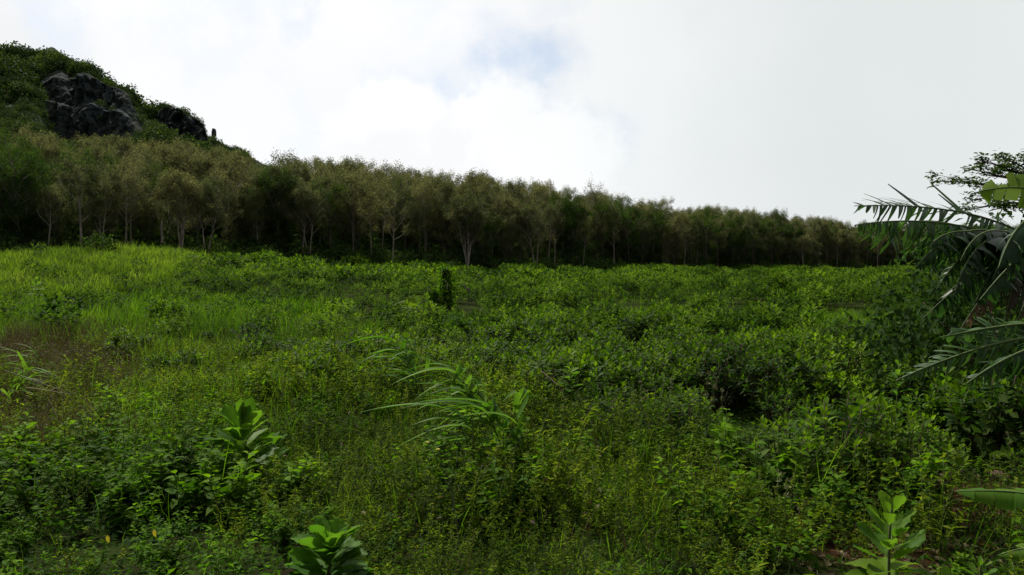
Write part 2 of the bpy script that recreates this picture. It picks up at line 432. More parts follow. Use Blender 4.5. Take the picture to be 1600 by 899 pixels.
M['yellow'] = leaf_mat('yellowed leaf', [(.42, .34, .02), (.55, .45, .04)], .5, .4, .3, (1, 1, .6))

def ground_mat():
    m, N, L = mat_nodes('soil and low growth')
    geo = N.new('ShaderNodeNewGeometry')
    def nz(sc, det=5):
        n = N.new('ShaderNodeTexNoise'); L.new(geo.outputs['Position'], n.inputs['Vector']); n.inputs['Scale'].default_value = sc; n.inputs['Detail'].default_value = det; n.inputs['Roughness'].default_value = .65
        return n
    n1, n2, n3 = nz(.9), nz(7), nz(40, 3)
    r1 = ramp_node(N, [(.020, .016, .010), (.020, .030, .009), (.034, .046, .012)], [.36, .5, .66]); L.new(n1.outputs['Fac'], r1.inputs[0])
    r2 = ramp_node(N, [(.026, .012, .007), (.052, .026, .015), (.095, .058, .038)], [.3, .52, .75]); L.new(n2.outputs['Fac'], r2.inputs[0])
    # bare red-brown earth in two places
    fac = None
    for c, rad in SOIL:
        d = N.new('ShaderNodeVectorMath'); d.operation = 'DISTANCE'; L.new(geo.outputs['Position'], d.inputs[0]); d.inputs[1].default_value = tuple(c)
        ad = N.new('ShaderNodeMath'); ad.operation = 'MULTIPLY_ADD'; L.new(n1.outputs['Fac'], ad.inputs[0]); ad.inputs[1].default_value = rad * 1.1; L.new(d.outputs['Value'], ad.inputs[2])
        mr = N.new('ShaderNodeMapRange'); mr.interpolation_type = 'SMOOTHSTEP'; L.new(ad.outputs[0], mr.inputs[0]); mr.inputs[1].default_value = rad * .9; mr.inputs[2].default_value = rad * 1.6; mr.inputs[3].default_value = 1; mr.inputs[4].default_value = 0
        if fac is None: fac = mr.outputs[0]
        else:
            mxm = N.new('ShaderNodeMath'); mxm.operation = 'MAXIMUM'; L.new(fac, mxm.inputs[0]); L.new(mr.outputs[0], mxm.inputs[1]); fac = mxm.outputs[0]
    mc = N.new('ShaderNodeMix'); mc.data_type = 'RGBA'; L.new(fac, mc.inputs[0]); L.new(r1.outputs[0], mc.inputs[6]); L.new(r2.outputs[0], mc.inputs[7])
    pr = N.new('ShaderNodeBsdfPrincipled'); L.new(mc.outputs[2], pr.inputs['Base Color']); pr.inputs['Roughness'].default_value = .95; pr.inputs['Specular IOR Level'].default_value = 0
    ad = N.new('ShaderNodeMath'); ad.operation = 'ADD'; L.new(n2.outputs['Fac'], ad.inputs[0]); L.new(n3.outputs['Fac'], ad.inputs[1])
    bp = N.new('ShaderNodeBump'); bp.inputs['Strength'].default_value = .7; bp.inputs['Distance'].default_value = .06; L.new(ad.outputs[0], bp.inputs['Height']); L.new(bp.outputs[0], pr.inputs['Normal'])
    out = N.new('ShaderNodeOutputMaterial'); L.new(pr.outputs[0], out.inputs[0])
    return m

def mountain_mat():
    m, N, L = mat_nodes('mountain rock and turf')
    geo = N.new('ShaderNodeNewGeometry'); at_ = N.new('ShaderNodeAttribute'); at_.attribute_name = 'tint'
    sp = N.new('ShaderNodeSeparateColor'); L.new(at_.outputs['Color'], sp.inputs[0])
    def nz(sc, det, st=(1, 1, 1)):
        mp = N.new('ShaderNodeMapping'); L.new(geo.outputs['Position'], mp.inputs[0]); mp.inputs['Scale'].default_value = st
        n = N.new('ShaderNodeTexNoise'); L.new(mp.outputs[0], n.inputs['Vector']); n.inputs['Scale'].default_value = sc; n.inputs['Detail'].default_value = det; n.inputs['Roughness'].default_value = .7
        return n
    n1, n2 = nz(.30, 9, (1, 1, .8)), nz(.12, 7)
    rock = ramp_node(N, [(.012, .016, .016), (.040, .048, .048), (.085, .095, .095)], [.36, .52, .74]); L.new(n1.outputs['Fac'], rock.inputs[0])
    turf = ramp_node(N, [(.014, .022, .009), (.030, .045, .014)], [.35, .65]); L.new(n2.outputs['Fac'], turf.inputs[0])
    mc = N.new('ShaderNodeMix'); mc.data_type = 'RGBA'; L.new(sp.outputs[2], mc.inputs[0]); L.new(turf.outputs[0], mc.inputs[6]); L.new(rock.outputs[0], mc.inputs[7])
    pr = N.new('ShaderNodeBsdfPrincipled'); L.new(mc.outputs[2], pr.inputs['Base Color']); pr.inputs['Roughness'].default_value = .95; pr.inputs['Specular IOR Level'].default_value = .04
    bp = N.new('ShaderNodeBump'); bp.inputs['Strength'].default_value = .9; bp.inputs['Distance'].default_value = 2.5; L.new(n1.outputs['Fac'], bp.inputs['Height']); L.new(bp.outputs[0], pr.inputs['Normal'])
    out = N.new('ShaderNodeOutputMaterial'); L.new(pr.outputs[0], out.inputs[0])
    return m

# ----------------------------------------------------------------- ground
SOIL = [(on_ground(1480, 775), 1.3), (on_ground(1500, 500, .3), 1.6), (on_ground(1330, 850), .9)]
M['ground'] = ground_mat()
def build_ground():
    k = np.linspace(-1, 1, 301)
    xs = np.sinh(k * 7.2) / math.sinh(7.2) * 3200
    ys = 14 + np.sinh(np.linspace(-1, 1, 341) * 7.2) / math.sinh(7.2) * 3200
    X, Y = np.meshgrid(xs, ys); Z = ground_z(X, Y)
    V = np.stack([X, Y, Z], -1).reshape(-1, 3); nx, ny = len(xs), len(ys)
    i = (np.arange(ny - 1)[:, None] * nx + np.arange(nx - 1)[None]).ravel()
    F = np.concatenate([np.stack([i, i + 1, i + nx + 1], 1), np.stack([i, i + nx + 1, i + nx], 1)])
    o = MB().add(V, F).obj('ground', M['ground']); tag(o, kind='structure')
build_ground()

# ----------------------------------------------------------------- mountain
RX = [-500, -250, -120, 0, 15, 30, 38, 50, 58, 85, 95, 108, 125, 145, 165, 178, 200, 215, 230, 258, 275, 300, 322, 327, 340, 360, 385, 400, 450, 520, 620, 760]
RY = [46, 62, 72, 78, 82, 85, 81, 87, 82, 78, 81, 91, 98, 107, 124, 141, 155, 169, 175, 170, 179, 191, 199, 215, 219, 230, 240, 248, 275, 312, 350, 396]
def build_mountain():
    px = np.concatenate([np.linspace(-500, -20, 90), np.linspace(-18, 420, 420), np.linspace(423, 760, 90)])
    nd = 240
    u = (px - 800) / FPX
    ridge_d = np.interp(px, [-500, 0, 230, 400, 760], [520, 430, 390, 330, 300])
    elev = (400 - np.interp(px, RX, RY)) / FPX
    # ragged crest
    elev = elev + (fbm(px * .09, px * 0 + 2, 40, 4) - .5) * 7 / FPX
    zr = elev * ridge_d + CZ
    d0 = 165.0; z0 = ground_z(u * d0, np.full_like(u, d0)) - 3
    cl = np.exp(-((px - 146) / 74) ** 6); cl2 = np.exp(-((px - 292) / 42) ** 4)
    s = np.concatenate([np.linspace(0, .57, 60), np.linspace(.575, .73, 120), np.linspace(.735, .845, 26), np.linspace(.848, .90, 60), np.linspace(.905, 1.5, 54)]); nd = len(s)
    V = np.zeros((nd, len(px), 3)); Tm = np.zeros((nd, len(px), 3)); Tm[..., :2] = .5
    for j in range(len(px)):
        n1 = (fbm(px[j] * .05, 1.3, 61, 3) - .5)
        low = np.interp(px[j], [60, 110, 170, 230], [.33, .33, .40, .54]); hi = np.interp(px[j], [60, 120, 180, 230], [.62, .70, .82, .92])
        g = s ** 1.12
        o_ = n1 * .05; gc = np.interp(s, [0, .585 + o_, .625 + o_, .665 + o_, .70 + o_, 1, 2], [0, low, low + .55 * (hi - low), low + .64 * (hi - low), hi, 1, 1])
        g2 = np.interp(s, [0, .86, .885, 1, 2], [0, .74, .97, 1, 1])
        g = np.minimum(g, 1) * (1 - cl[j]) + gc * cl[j]
        g = g * (1 - cl2[j]) + g2 * cl2[j]
        z = z0[j] + (zr[j] - z0[j]) * g
        over = np.clip(s - 1, 0, 1); z = z - over * (60 + .35 * (zr[j] - z0[j]))
        d = d0 + (ridge_d[j] - d0) * s
        slope = np.gradient(z, d)
        V[:, j, 0] = u[j] * d; V[:, j, 1] = d; V[:, j, 2] = z
        rock = np.maximum(cl[j] * sst(.80, .70, s) * sst(.555 + o_, .59 + o_, s), np.clip((slope - .95) / .5, 0, 1) * cl2[j] * sst(.80, .84, s) * sst(.93, .90, s))
        Tm[:, j, 2] = rock
    # rough surface
    X, Y, Z = V[..., 0], V[..., 1], V[..., 2]
    r = Tm[..., 2]
    k = 1
    rs = r.copy()
    for _ in range(9): rs[1:-1, 1:-1] = np.maximum(rs[1:-1, 1:-1], .25 * (rs[:-2, 1:-1] + rs[2:, 1:-1] + rs[1:-1, :-2] + rs[1:-1, 2:]))
    lump = fbm(X * .07, Z * .09, 71, 5) - .5; lump2 = np.abs(fbm(X * .13, Z * .09 + 3, 81, 5) - .5) * 2; lump3 = np.abs(fbm(X * .35, Z * .16, 87, 5) - .5)
    V[..., 1] += (lump * 9 - lump2 * 5 + lump3 * 15) * rs
    V[..., 0] += (fbm(X * .12 + 9, Z * .12, 73, 4) - .5) * 8 * rs
    V[..., 2] += (fbm(X * .05, Y * .05, 91, 5) - .5) * 6 * (1 - rs) * sst(.05, .3, s)[:, None] * sst(1.0, .9, s)[:, None]
    Tm[..., 2] = np.clip(rs * 1.2 + (fbm(X * .11, Z * .11, 33, 3) - .6) * .8 * (rs > .05), 0, 1)
    nx = len(px)
    i = (np.arange(nd - 1)[:, None] * nx + np.arange(nx - 1)[None]).ravel()
    F = np.concatenate([np.stack([i, i + 1, i + nx + 1], 1), np.stack([i, i + nx + 1, i + nx], 1)])
    o = MB().add(V, F, Tm.reshape(-1, 3)).obj('mountain', mountain_mat(), smooth=False); tag(o, kind='structure')
    return V, Tm[..., 2], px, s
MV, MROCK, MPX, MS = build_mountain()

def clump_tmpl(n, size, lw, flat=.7, hi=1.0):
    """a rounded mass of leaf faces about 1 unit across"""
    mb = MB(); d = rand_dir(n, -.25, 1); rad = U(.72, 1.0, n)[:, None] * (1 + .22 * np.sin(d[:, :1] * 5 + d[:, 1:2] * 7 + U(0, 6)))
    P = d * rad * A([.5, .5, .5 * flat * 2 * .6]) + A([0, 0, .12])
    D = nrm(rand_dir(n) + d * .5); N_ = nrm(d + rand_dir(n) * .7)
    leaves(mb, P, D, N_, size * U(.7, 1.3, n), size * lw, .15, DIAM, np.clip(.35 + .35 * rng.standard_normal(n) * .5 + U(-.1, .1), 0, 1))
    return mb.arr()

def build_mountain_scrub():
    mb = MB(); T = [clump_tmpl(230, .115, .7, U(.6, 1.1)) for _ in range(5)]
    nd, nx, _ = MV.shape
    wt = (MPX[None] < 396) * (1 - .74 * np.clip(MROCK * 1.6, 0, 1)); ii, jj = [], []
    n = 0
    while n < 4600:
        i = np.clip(np.searchsorted(MS, U(.1, 1.02, 4000)), 1, nd - 2); j = rng.integers(90, nx - 30, 4000)
        ok = (rng.random(4000) < wt[i, j] ** 2 * .95 + .02)
        ii.append(i[ok]); jj.append(j[ok]); n += ok.sum()
    i = np.concatenate(ii)[:4600]; j = np.concatenate(jj)[:4600]
    P = MV[i, j] + A([0, 0, -.6]); crest = sst(.86, 1.0, MS[i])
    pat = fbm(P[:, 0] * .035, P[:, 1] * .035, 222, 4); size = (1.3 + 8.5 * U(0, 1, len(i)) ** 2.2) * (.55 + .9 * sst(.35, .65, pat)) * (1 - .72 * crest) * (1 - .62 * np.clip(MROCK[i, j] * 1.5, 0, 1))
    for v in range(5):
        k = np.arange(len(i)) % 5 == v
        strew(mb, T[v], P[k], U(0, 6.28, k.sum()), size[k], .32)
    tag(mb.obj('mountain_scrub', M['scrub']), kind='stuff')
build_mountain_scrub()

def rock_mesh(seed, sx, sy, sz, lvl=3, rough=.3):
    import bmesh
    bm = bmesh.new(); bmesh.ops.create_icosphere(bm, subdivisions=lvl, radius=1)
    V = A([v.co[:] for v in bm.verts]); F = A([[v.index for v in f.verts] for f in bm.faces]); bm.free()
    k = 1 + rough * (fbm(V[:, 0] * 1.7 + seed, V[:, 1] * 1.7 + V[:, 2] * 2.3, seed, 4) - .5) * 2
    V = V * k[:, None] * A([sx, sy, sz])
    return MB().add(V, F)
mm = mountain_mat
o = rock_mesh(5, 1.0, 1.1, 2.3, 3, .4).obj('boulder', bark_mat('grey crag', (.02, .022, .026), (.09, .095, .10), 1.2, .9, .6, (1, 1, .6)), loc=at(334, 209, 347), smooth=False)
tag(o, 'small lone dark rock standing on the ridge beside the cliff end', 'boulder')

# ----------------------------------------------------------------- forest trees
def make_tree(H, nstem=1, spread=1.0, r0=.13, ncl=1.0, fork=.0, leaf=.20, crown_from=.45, sparse=1.0, limbs=9, lean=None, splay=1.0):
    tr, cr = MB(), MB()
    tips = []
    for sidx in range(nstem):
        ang = U(0, 6.28) if nstem == 1 else sidx * 6.28 / nstem + U(-.4, .4)
        out = (U(.02, .10) if nstem == 1 else U(.12, .30) * splay) * H * .8
        if lean is not None: out, ang = lean
        h = H * U(.82, .95)
        b = A([math.cos(ang), math.sin(ang), 0])
        pts = bez((0, 0, -.3), b * out * .25 + A([U(-.25, .25), U(-.25, .25), h * .35]), b * out * .9 + A([U(-.5, .5), U(-.5, .5), h * .65]), b * out + A([U(-.3, .3), U(-.3, .3), h]), 10)
        rad = r0 * (1 - .78 * np.linspace(0, 1, 10)) * (1 if nstem == 1 else .72)
        tube(tr, pts, rad, 6)
        tips.append((pts[-1], .8)); tips.append((pts[-2], 1))
        for q in range(limbs):
            f = crown_from + (1 - crown_from) * (q + U(0, .9)) / limbs * .96
            k = f * 9; a = int(min(k, 8)); p = pts[a] * (1 - (k - a)) + pts[a + 1] * (k - a)
            la = q * 2.4 + U(-.5, .5); ll = H * spread * U(.11, .20) * (1.25 - .75 * abs(f - .62) / .4)
            up = U(.8, 1.7)
            e = p + A([math.cos(la), math.sin(la), up]) * ll
            mid = (p + e) / 2 + A([math.cos(la), math.sin(la), -.1]) * ll * .12
            tube(tr, A([p, mid, e]), A([.045, .03, .014]) * (H / 10), 4)
            tips.append((e, 1.0)); tips.append((mid * .5 + e * .5 + rand_dir(1)[0] * .3, .8))
            for w in range(2):
                e2 = mid + nrm(A([math.cos(la + U(-1.2, 1.2)), math.sin(la + U(-1.2, 1.2)), U(.3, 1.3)])) * ll * U(.45, .8)
                tube(tr, A([mid, e2]), [.022, .009], 3)
                tips.append((e2, .8))
    for (c, k) in tips:
        n = int(78 * ncl * k * sparse); R = U(.5, .85) * k * (H / 10.5)
        d = rand_dir(n, -.5, 1); rad = U(.1, 1.15, n)[:, None] ** .75
        P = c + d * rad * A([R * .85, R * .85, R * U(.9, 1.5)]) + A([0, 0, .1])
        D = nrm(d + rand_dir(n) * .8 + A([0, 0, -.15])); N_ = nrm(A([0, 0, 1.]) + rand_dir(n) * .8)
        tb = np.clip(.46 + .24 * rng.standard_normal() + .14 * (c[2] / H - .7), .05, .95)  # higher clusters tinted lighter: light on the crown top put into the colour
        leaves(cr, P, D, N_, leaf * U(.6, 1.25, n), leaf * .5, .2, DIAM, np.clip(tb + .18 * rng.standard_normal(n), 0, 1))
    return tr, cr

WHERE = [(-400, 310, 'behind the pale grass knoll'), (310, 520, 'behind the field just past the grass knoll'), (520, 690, 'behind the shrub field before the mossy stump'), (690, 800, 'behind the mossy stump'),
         (800, 960, 'behind the shrub field beyond the mossy stump'), (960, 1140, 'behind the middle of the shrub field'), (1140, 1330, 'behind the far shrub field near the bananas'), (1330, 2200, 'behind the banana leaves')]
def where(px):
    for a, b, t in WHERE:
        if a <= px < b: return t
    return WHERE[0][2]

def build_forest():
    protos = []
    for v in range(9):
        kind = 'rusty' if v < 7 else 'dark'
        H = 10.5
        tr, cr = make_tree(H, nstem=[1, 1, 2, 1, 1, 3, 1, 1, 2][v], splay=.5, r0=U(.075, .12), spread=[.65, .85, .8, .6, 1.0, .8, .7, 1.1, 1.0][v], crown_from=[.18, .34, .28, .42, .36, .24, .50, .10, .15][v], ncl=[1, 1, 1, .8, 1.1, 1, .55, 1.2, 1.1][v], limbs=14 if v < 7 else 16, leaf=.19)
        protos.append((tr, cr, kind))
    roots = []
    used = [False] * 9
    meshes = [(tr.mesh('trunk', M['bark' if q_ % 3 == 0 else 'grey_bark']), cr.mesh('crown', M['tree'] if k == 'rusty' else M['dark_tree'])) for q_, (tr, cr, k) in enumerate(protos)]
    far_mb, far_tr = MB(), MB()
    P = []
    for r in range(15):
        s = 1.5 + r * 3.3 + (0 if r < 6 else (r - 6) * 1.5)
        x = -78.0
        while x < 140:
            x += U(2.0, 3.5) * (1.0 if r < 6 else 1.25)
            yy = 110.0
            for _ in range(12): yy = float(edge_y(np.clip(x / yy, -.95, .95))) + s
            y = yy + U(-1.4, 1.4)
            px, _ = proj(x, y, 5.0)
            if -60 < px < 1680: P.append((r, x, y, float(px)))
    # keep the places of the singled-out trees free
    special_px = [130, 158, 198, 253, 281, 324, 730, 838, 932, 1258, 612, 484]
    front = [p for p in P if p[0] < 7 and not (p[0] < 2 and min(abs(p[3] - q) for q in special_px) < 9)]
    rest = [p for p in P if p[0] >= 7]
    front.sort(key=lambda p: p[0]); rest = front[285:] + rest; front = front[:285]
    row_word = ['first row', 'second row', 'third row', 'fourth row', 'fifth row', 'sixth row', 'seventh row']
    first = {}
    for r, x, y, px in front:
        v = int(rng.integers(0, 7)) if rng.random() > (.16 if px < 860 else .34) else int(rng.integers(7, 9))
        if 0 <= px < 90 and rng.random() < .5: v = 8
        sc = U(.72, 1.22) * float(np.interp(px, [0, 900, 1250, 1600], [1.0, 1.0, .92, .88]))
        if rng.random() < .08: sc *= 1.12
        loc = (x, y, float(ground_z(x, y)) - .1)
        look = ['slender rusty tree', 'olive brown tree', 'twin stemmed rusty tree', 'feathery olive tree', 'straight rusty tree', 'three stemmed tree', 'wispy brown tree', 'dense dark green tree', 'twin stemmed dark tree'][v]
        lab = f'{look} in the {row_word[r]} {where(px)}'
        grp = f'forest trees: {look}, {row_word[r]}, {where(px)}'
        if v not in first:
            t = thing('forest_tree', lab, 'tree', loc, U(0, 6.28), grp, sc)
            for nm, me in zip(('trunk', 'crown'), meshes[v]):
                o = bpy.data.objects.new(nm, me); COL.objects.link(o); o.parent = t
            first[v] = t
        else:
            dup(first[v], loc, U(0, 6.28), sc, lab, grp, (U(-.04, .04), U(-.04, .04)))
    arrs = [(tr.arr(), cr.arr()) for tr, cr, k in protos]
    sel = rng.integers(0, 7, len(rest))
    RP = A([(x, y, float(ground_z(x, y)) - .1) for _, x, y, _ in rest]); rpx = A([p[3] for p in rest])
    sc = U(.68, 1.24, len(rest)) * np.interp(rpx, [0, 900, 1250, 1600], [1.0, 1.0, .94, .9])
    rz = U(0, 6.28, len(rest))
    for v in range(7):
        k = sel == v
        strew(far_mb, arrs[v][1], RP[k], rz[k], sc[k], .2); strew(far_tr, arrs[v][0], RP[k], rz[k], sc[k], 0)
    o = far_mb.obj('distant_wood', M['tree']); tag(o, kind='stuff')
    far_tr.obj('trunks_beyond', M['bark'], o)['kind'] = 'stuff'

    # trees one can pick out in the photograph
    def special(px, py, off, H, label, name='forest_tree', **kw):
        u = (px - 800) / FPX; y = float(edge_y(u)) + off; x = u * y
        kw.setdefault('splay', .6); tr, cr = make_tree(H, **kw)
        t = thing(name, label, 'tree', (x, y, float(ground_z(x, y)) - .1), 0)
        tr.obj('trunk', kw.pop('bm', M['bark']), t); cr.obj('crown', M['tree'], t)
    special(730, 413, -2.0, 9.5, 'pale tree with several splayed stems rising behind the mossy stump', nstem=5, r0=.17, crown_from=.40, limbs=13, spread=1.0)
    special(281, 375, -2.5, 10.0, 'white barked tree forking low above the right end of the grass knoll', nstem=3, r0=.19, crown_from=.44, limbs=13)
    special(130, 352, -1.5, 11.0, 'tallest pale bent trunk standing behind the middle of the grass knoll', r0=.17, crown_from=.46, limbs=13)
    special(198, 350, -1.0, 10.5, 'straight white pole like trunk between the bent trunk and forked tree', r0=.14, crown_from=.44, limbs=13, lean=(.2, 0))
    special(158, 355, -1.2, 9.5, 'crooked pale trunk leaning beside the tallest bent trunk', r0=.16, crown_from=.40, limbs=13, nstem=2)
    special(324, 363, -1.5, 9.5, 'leaning twin pale trunks just past the grass knoll', r0=.15, nstem=2, crown_from=.44, limbs=13)
    special(838, 420, -1.5, 10.5, 'tall tree whose pale trunk splits high beyond the mossy stump', r0=.16, nstem=2, crown_from=.40, limbs=13)
    special(612, 410, -1.0, 10.0, 'straight slim pale trunk standing in front of dark undergrowth', r0=.13, crown_from=.40, limbs=13, lean=(.3, 1))
    special(484, 400, -1.0, 9.5, 'pair of slim grey trunks close together at the field edge', r0=.12, nstem=2, crown_from=.44, limbs=13)
    special(1258, 415, -2.0, 8.0, 'thin white trunk standing alone near the far end of the wood', r0=.16, crown_from=.44, limbs=13)
    special(932, 420, 6, 14.2, 'tall wispy tree poking above the skyline with bare twiggy tips', spread=.75, crown_from=.5, ncl=.45, limbs=16, leaf=.2)
    mb = MB(); p = at(253, 366, 88); tube(mb, bez(p + A([0, 0, -1]), p + A([.1, 0, 0]), p + A([-.1, 0, .8]), p + A([.05, 0, 1.4]), 6), [.16, .15, .14, .13, .11, .06], 7)
    o = mb.obj('tree_stump', M['bark']); tag(o, 'short pale broken trunk stub left of the low forking white tree', 'stump')
build_forest()

def build_undergrowth():
    mb = MB(); T = [clump_tmpl(260, .10, .7, U(.7, 1.0)) for _ in range(4)]
    pos, sz = [], []
    for s0, n, lo, hi in ((-3.0, 170, .6, 2.2), (-1.2, 190, 1.0, 3.0), (1.0, 190, 1.6, 4.2), (5, 170, 2.0, 4.6), (10, 170, 3, 5.5), (17, 170, 4, 6.5), (27, 170, 5, 7.5), (40, 170, 6, 8.5)):
        u = np.sort(U(-.70, .70, n)); y = edge_y(u) + s0 + U(-1.5, 2.5, n); x = u * y
        pos.append(np.stack([x, y, ground_z(x, y) - .2], 1)); sz.append(U(lo, hi, n) * np.interp(u, [-.7, -.3, 0, .7], [1.35, 1.25, .95, .9]))
    P = np.concatenate(pos); z = np.concatenate(sz)
    for v in range(4):
        k = np.arange(len(P)) % 4 == v
        strew(mb, T[v], P[k], U(0, 6.28, k.sum()), z[k], .25)
    tag(mb.obj('undergrowth', M['undergrowth']), kind='stuff')
    # dark bushes standing out at the field edge
    spots = [(705, 418, 92, 2.6, 'round dark bush rising just behind the top of the mossy stump'), (155, 398, 66, 2.8, 'low dark bush spreading over the crest of the pale grass knoll'),
             (30, 402, 66, 2.2, 'dark bush on the near shoulder of the pale grass knoll'), (415, 408, 88, 3.0, 'broad dark bush at the edge of the wood past the grass knoll'),
             (487, 415, 88, 2.4, 'small rounded dark bush below the pair of slim grey trunks'), (545, 345, 118, 3.4, ''), (1215, 418, 120, 2.6, 'pale twiggy bush in front of the thin white trunk')]
    for px, py, y, s, lab in spots:
        if not lab: continue
        p = at(px, py, y); p[2] = ground_z(p[0], y) - .1
        t = thing('dark_bush', lab, 'bush', p)
        m2 = MB(); strew(m2, clump_tmpl(420, .10, .7, .75), A([[0, 0, 0.]]), A([0.]), A([s]), .1); m2.obj('foliage', M['dark_tree'] if px < 1200 else M['herb'], t)
        m3 = MB()
        for a in range(5): tube(m3, A([[0, 0, -.1], [math.cos(a * 1.3) * s * .15, math.sin(a * 1.3) * s * .15, s * .25], [math.cos(a * 1.3) * s * .3, math.sin(a * 1.3) * s * .3, s * .42]]), [.05, .035, .015], 4)
        m3.obj('stem', M['twig'], t)
build_undergrowth()

# ----------------------------------------------------------------- what grows where in the clearing
def ell(px, py, cx, cy_, rx, ry, soft=.35):
    r = np.hypot((px - cx) / rx, (py - cy_) / ry); return sst(1 + soft, 1 - soft, r)
def field_low(px): return np.interp(px, [0, 280, 330, 450, 560, 640, 720, 850, 1000, 1120, 1250, 1400, 1600], [405, 415, 458, 474, 488, 512, 585, 632, 680, 725, 760, 745, 755])
def zones(x, y, h=.35):
    z = ground_z(x, y); px, py = proj(x, y, z + h)
    wob = (fbm(x * .35, y * .35, 21, 3) - .5)
    pyw = py + wob * np.clip((py - 390) * .35, 4, 90); pxw = px + wob * 90
    C = ell(pxw, pyw, 130, 415, 178, 42)
    G = np.maximum(ell(pxw, pyw, 1350, 500, 150, 30), ell(pxw, pyw, 990, 480, 60, 12))
    D = np.maximum(ell(pxw, pyw, 70, 580, 150, 72), ell(pxw, pyw, 60, 665, 130, 45))
    H = np.maximum.reduce([ell(pxw, pyw, 1300, 835, 120, 80), ell(pxw, pyw, 1480, 785, 130, 55), ell(pxw, pyw, 1505, 497, 70, 30)])
    Aw = sst(14, -14, pyw - field_low(pxw)) * (1 - C) * (1 - G) * sst(270, 320, pxw)
    Aw = np.maximum(Aw, .30 * sst(760, 640, pxw) * sst(430, 470, pyw) * sst(640, 560, pyw) * (1 - D) + .05 * C)
    Aw = np.maximum(Aw, .5 * ell(pxw, pyw, 1480, 690, 260, 70)) * (1 - H)
    E = sst(520, 400, pxw - (pyw - 780) * .4) * sst(640, 690, pyw) * (1 - D)
    B = sst(760, 640, pxw) * sst(435, 460, pyw) * sst(720, 660, pyw) * (1 - D * .97) * (1 - np.minimum(1, Aw * 1.2)) * (1 - C)
    Fw = np.clip(1 - np.maximum.reduce([Aw, E, B * .6, D, H * .9, C, G]), 0, 1)
    return dict(px=px, py=py, z=z, A=Aw, B=B, C=C, D=D, E=E, F=Fw, G=G, H=H)

def lush(x, y):
    """patchy vigour: hollows near 0, mounds near 1"""
    n = .6 * fbm(x * .75, y * .75, 101, 3) + .4 * fbm(x * .22, y * .22, 103, 3)
    return sst(.34, .64, n)

def cands(y0, y1, step, u=.70):
    """jittered points over the wedge of ground in front of the camera"""
    ys = np.arange(y0, y1, step); out = []
    for y in ys:
        w = u * y + 1.0; xs = np.arange(-w, w, step)
        out.append(np.stack([xs + U(-.5, .5, len(xs)) * step, y + U(-.5, .5, len(xs)) * step], 1))
    return np.concatenate(out)

# --- shrubs of the field
def shrub_tmpl(H, R, ntip, nl, L0, tmpl, stems=True, lower=8):
    fo, st = MB(), MB()
    for k in range(ntip):
        a = k * 2.39996 + U(-.3, .3); f = math.sqrt((k + .5) / ntip)
        rr = R * f * U(.8, 1.1); hh = H * (1 - .45 * f ** 2.2) * U(.82, 1.06)
        tip = A([math.cos(a) * rr, math.sin(a) * rr, hh]); base = A([math.cos(a) * .05, math.sin(a) * .05, -.05])
        pts = bez(base, base + A([math.cos(a) * rr * .2, math.sin(a) * rr * .2, hh * .4]), tip * A([.8, .8, .7]), tip, 5)
        if stems: tube(st, pts, [.012, .010, .008, .006, .004], 4)
        ax = nrm(pts[-1] - pts[-2])
        n = nl; q = np.arange(n); an = q * 2.39996 + U(0, 6)
        e1 = nrm(np.cross(ax, A([.3, .5, .1]))); e2 = np.cross(ax, e1)
        op = np.linspace(.35, 1.35, n)
        D = nrm(ax * np.cos(op)[:, None] + (e1 * np.cos(an)[:, None] + e2 * np.sin(an)[:, None]) * np.sin(op)[:, None] + A([0, 0, .15]))
        P = tip - ax * (np.linspace(0, .16, n)[:, None]) + D * .012
        L = L0 * U(.7, 1.2, n) * np.linspace(.65, 1.1, n)
        N_ = nrm(np.cross(np.cross(D, A([0, 0, 1.])), D) + rand_dir(n) * .35)
        leaves(fo, P, D, N_, L, L * U(.5, .62, n), U(.12, .4, n), tmpl, np.clip(np.linspace(.8, .3, n) + U(-.2, .2) + U(-.25, .25, n), 0, 1))
        if lower:
            t = U(.35, .9, lower); i = np.minimum((t * 4).astype(int), 3); w = (t * 4 - i)[:, None]
            P = pts[i] * (1 - w) + pts[i + 1] * w; D = nrm(rand_dir(lower, -.3, .5) + A([math.cos(a), math.sin(a), .1]) * .6)
            leaves(fo, P, D, nrm(A([0, 0, 1.]) + rand_dir(lower) * .5), L0 * U(.7, 1.2, lower), L0 * .6, .3, tmpl, np.clip(U(.05, .5, lower), 0, 1))
    return fo, st

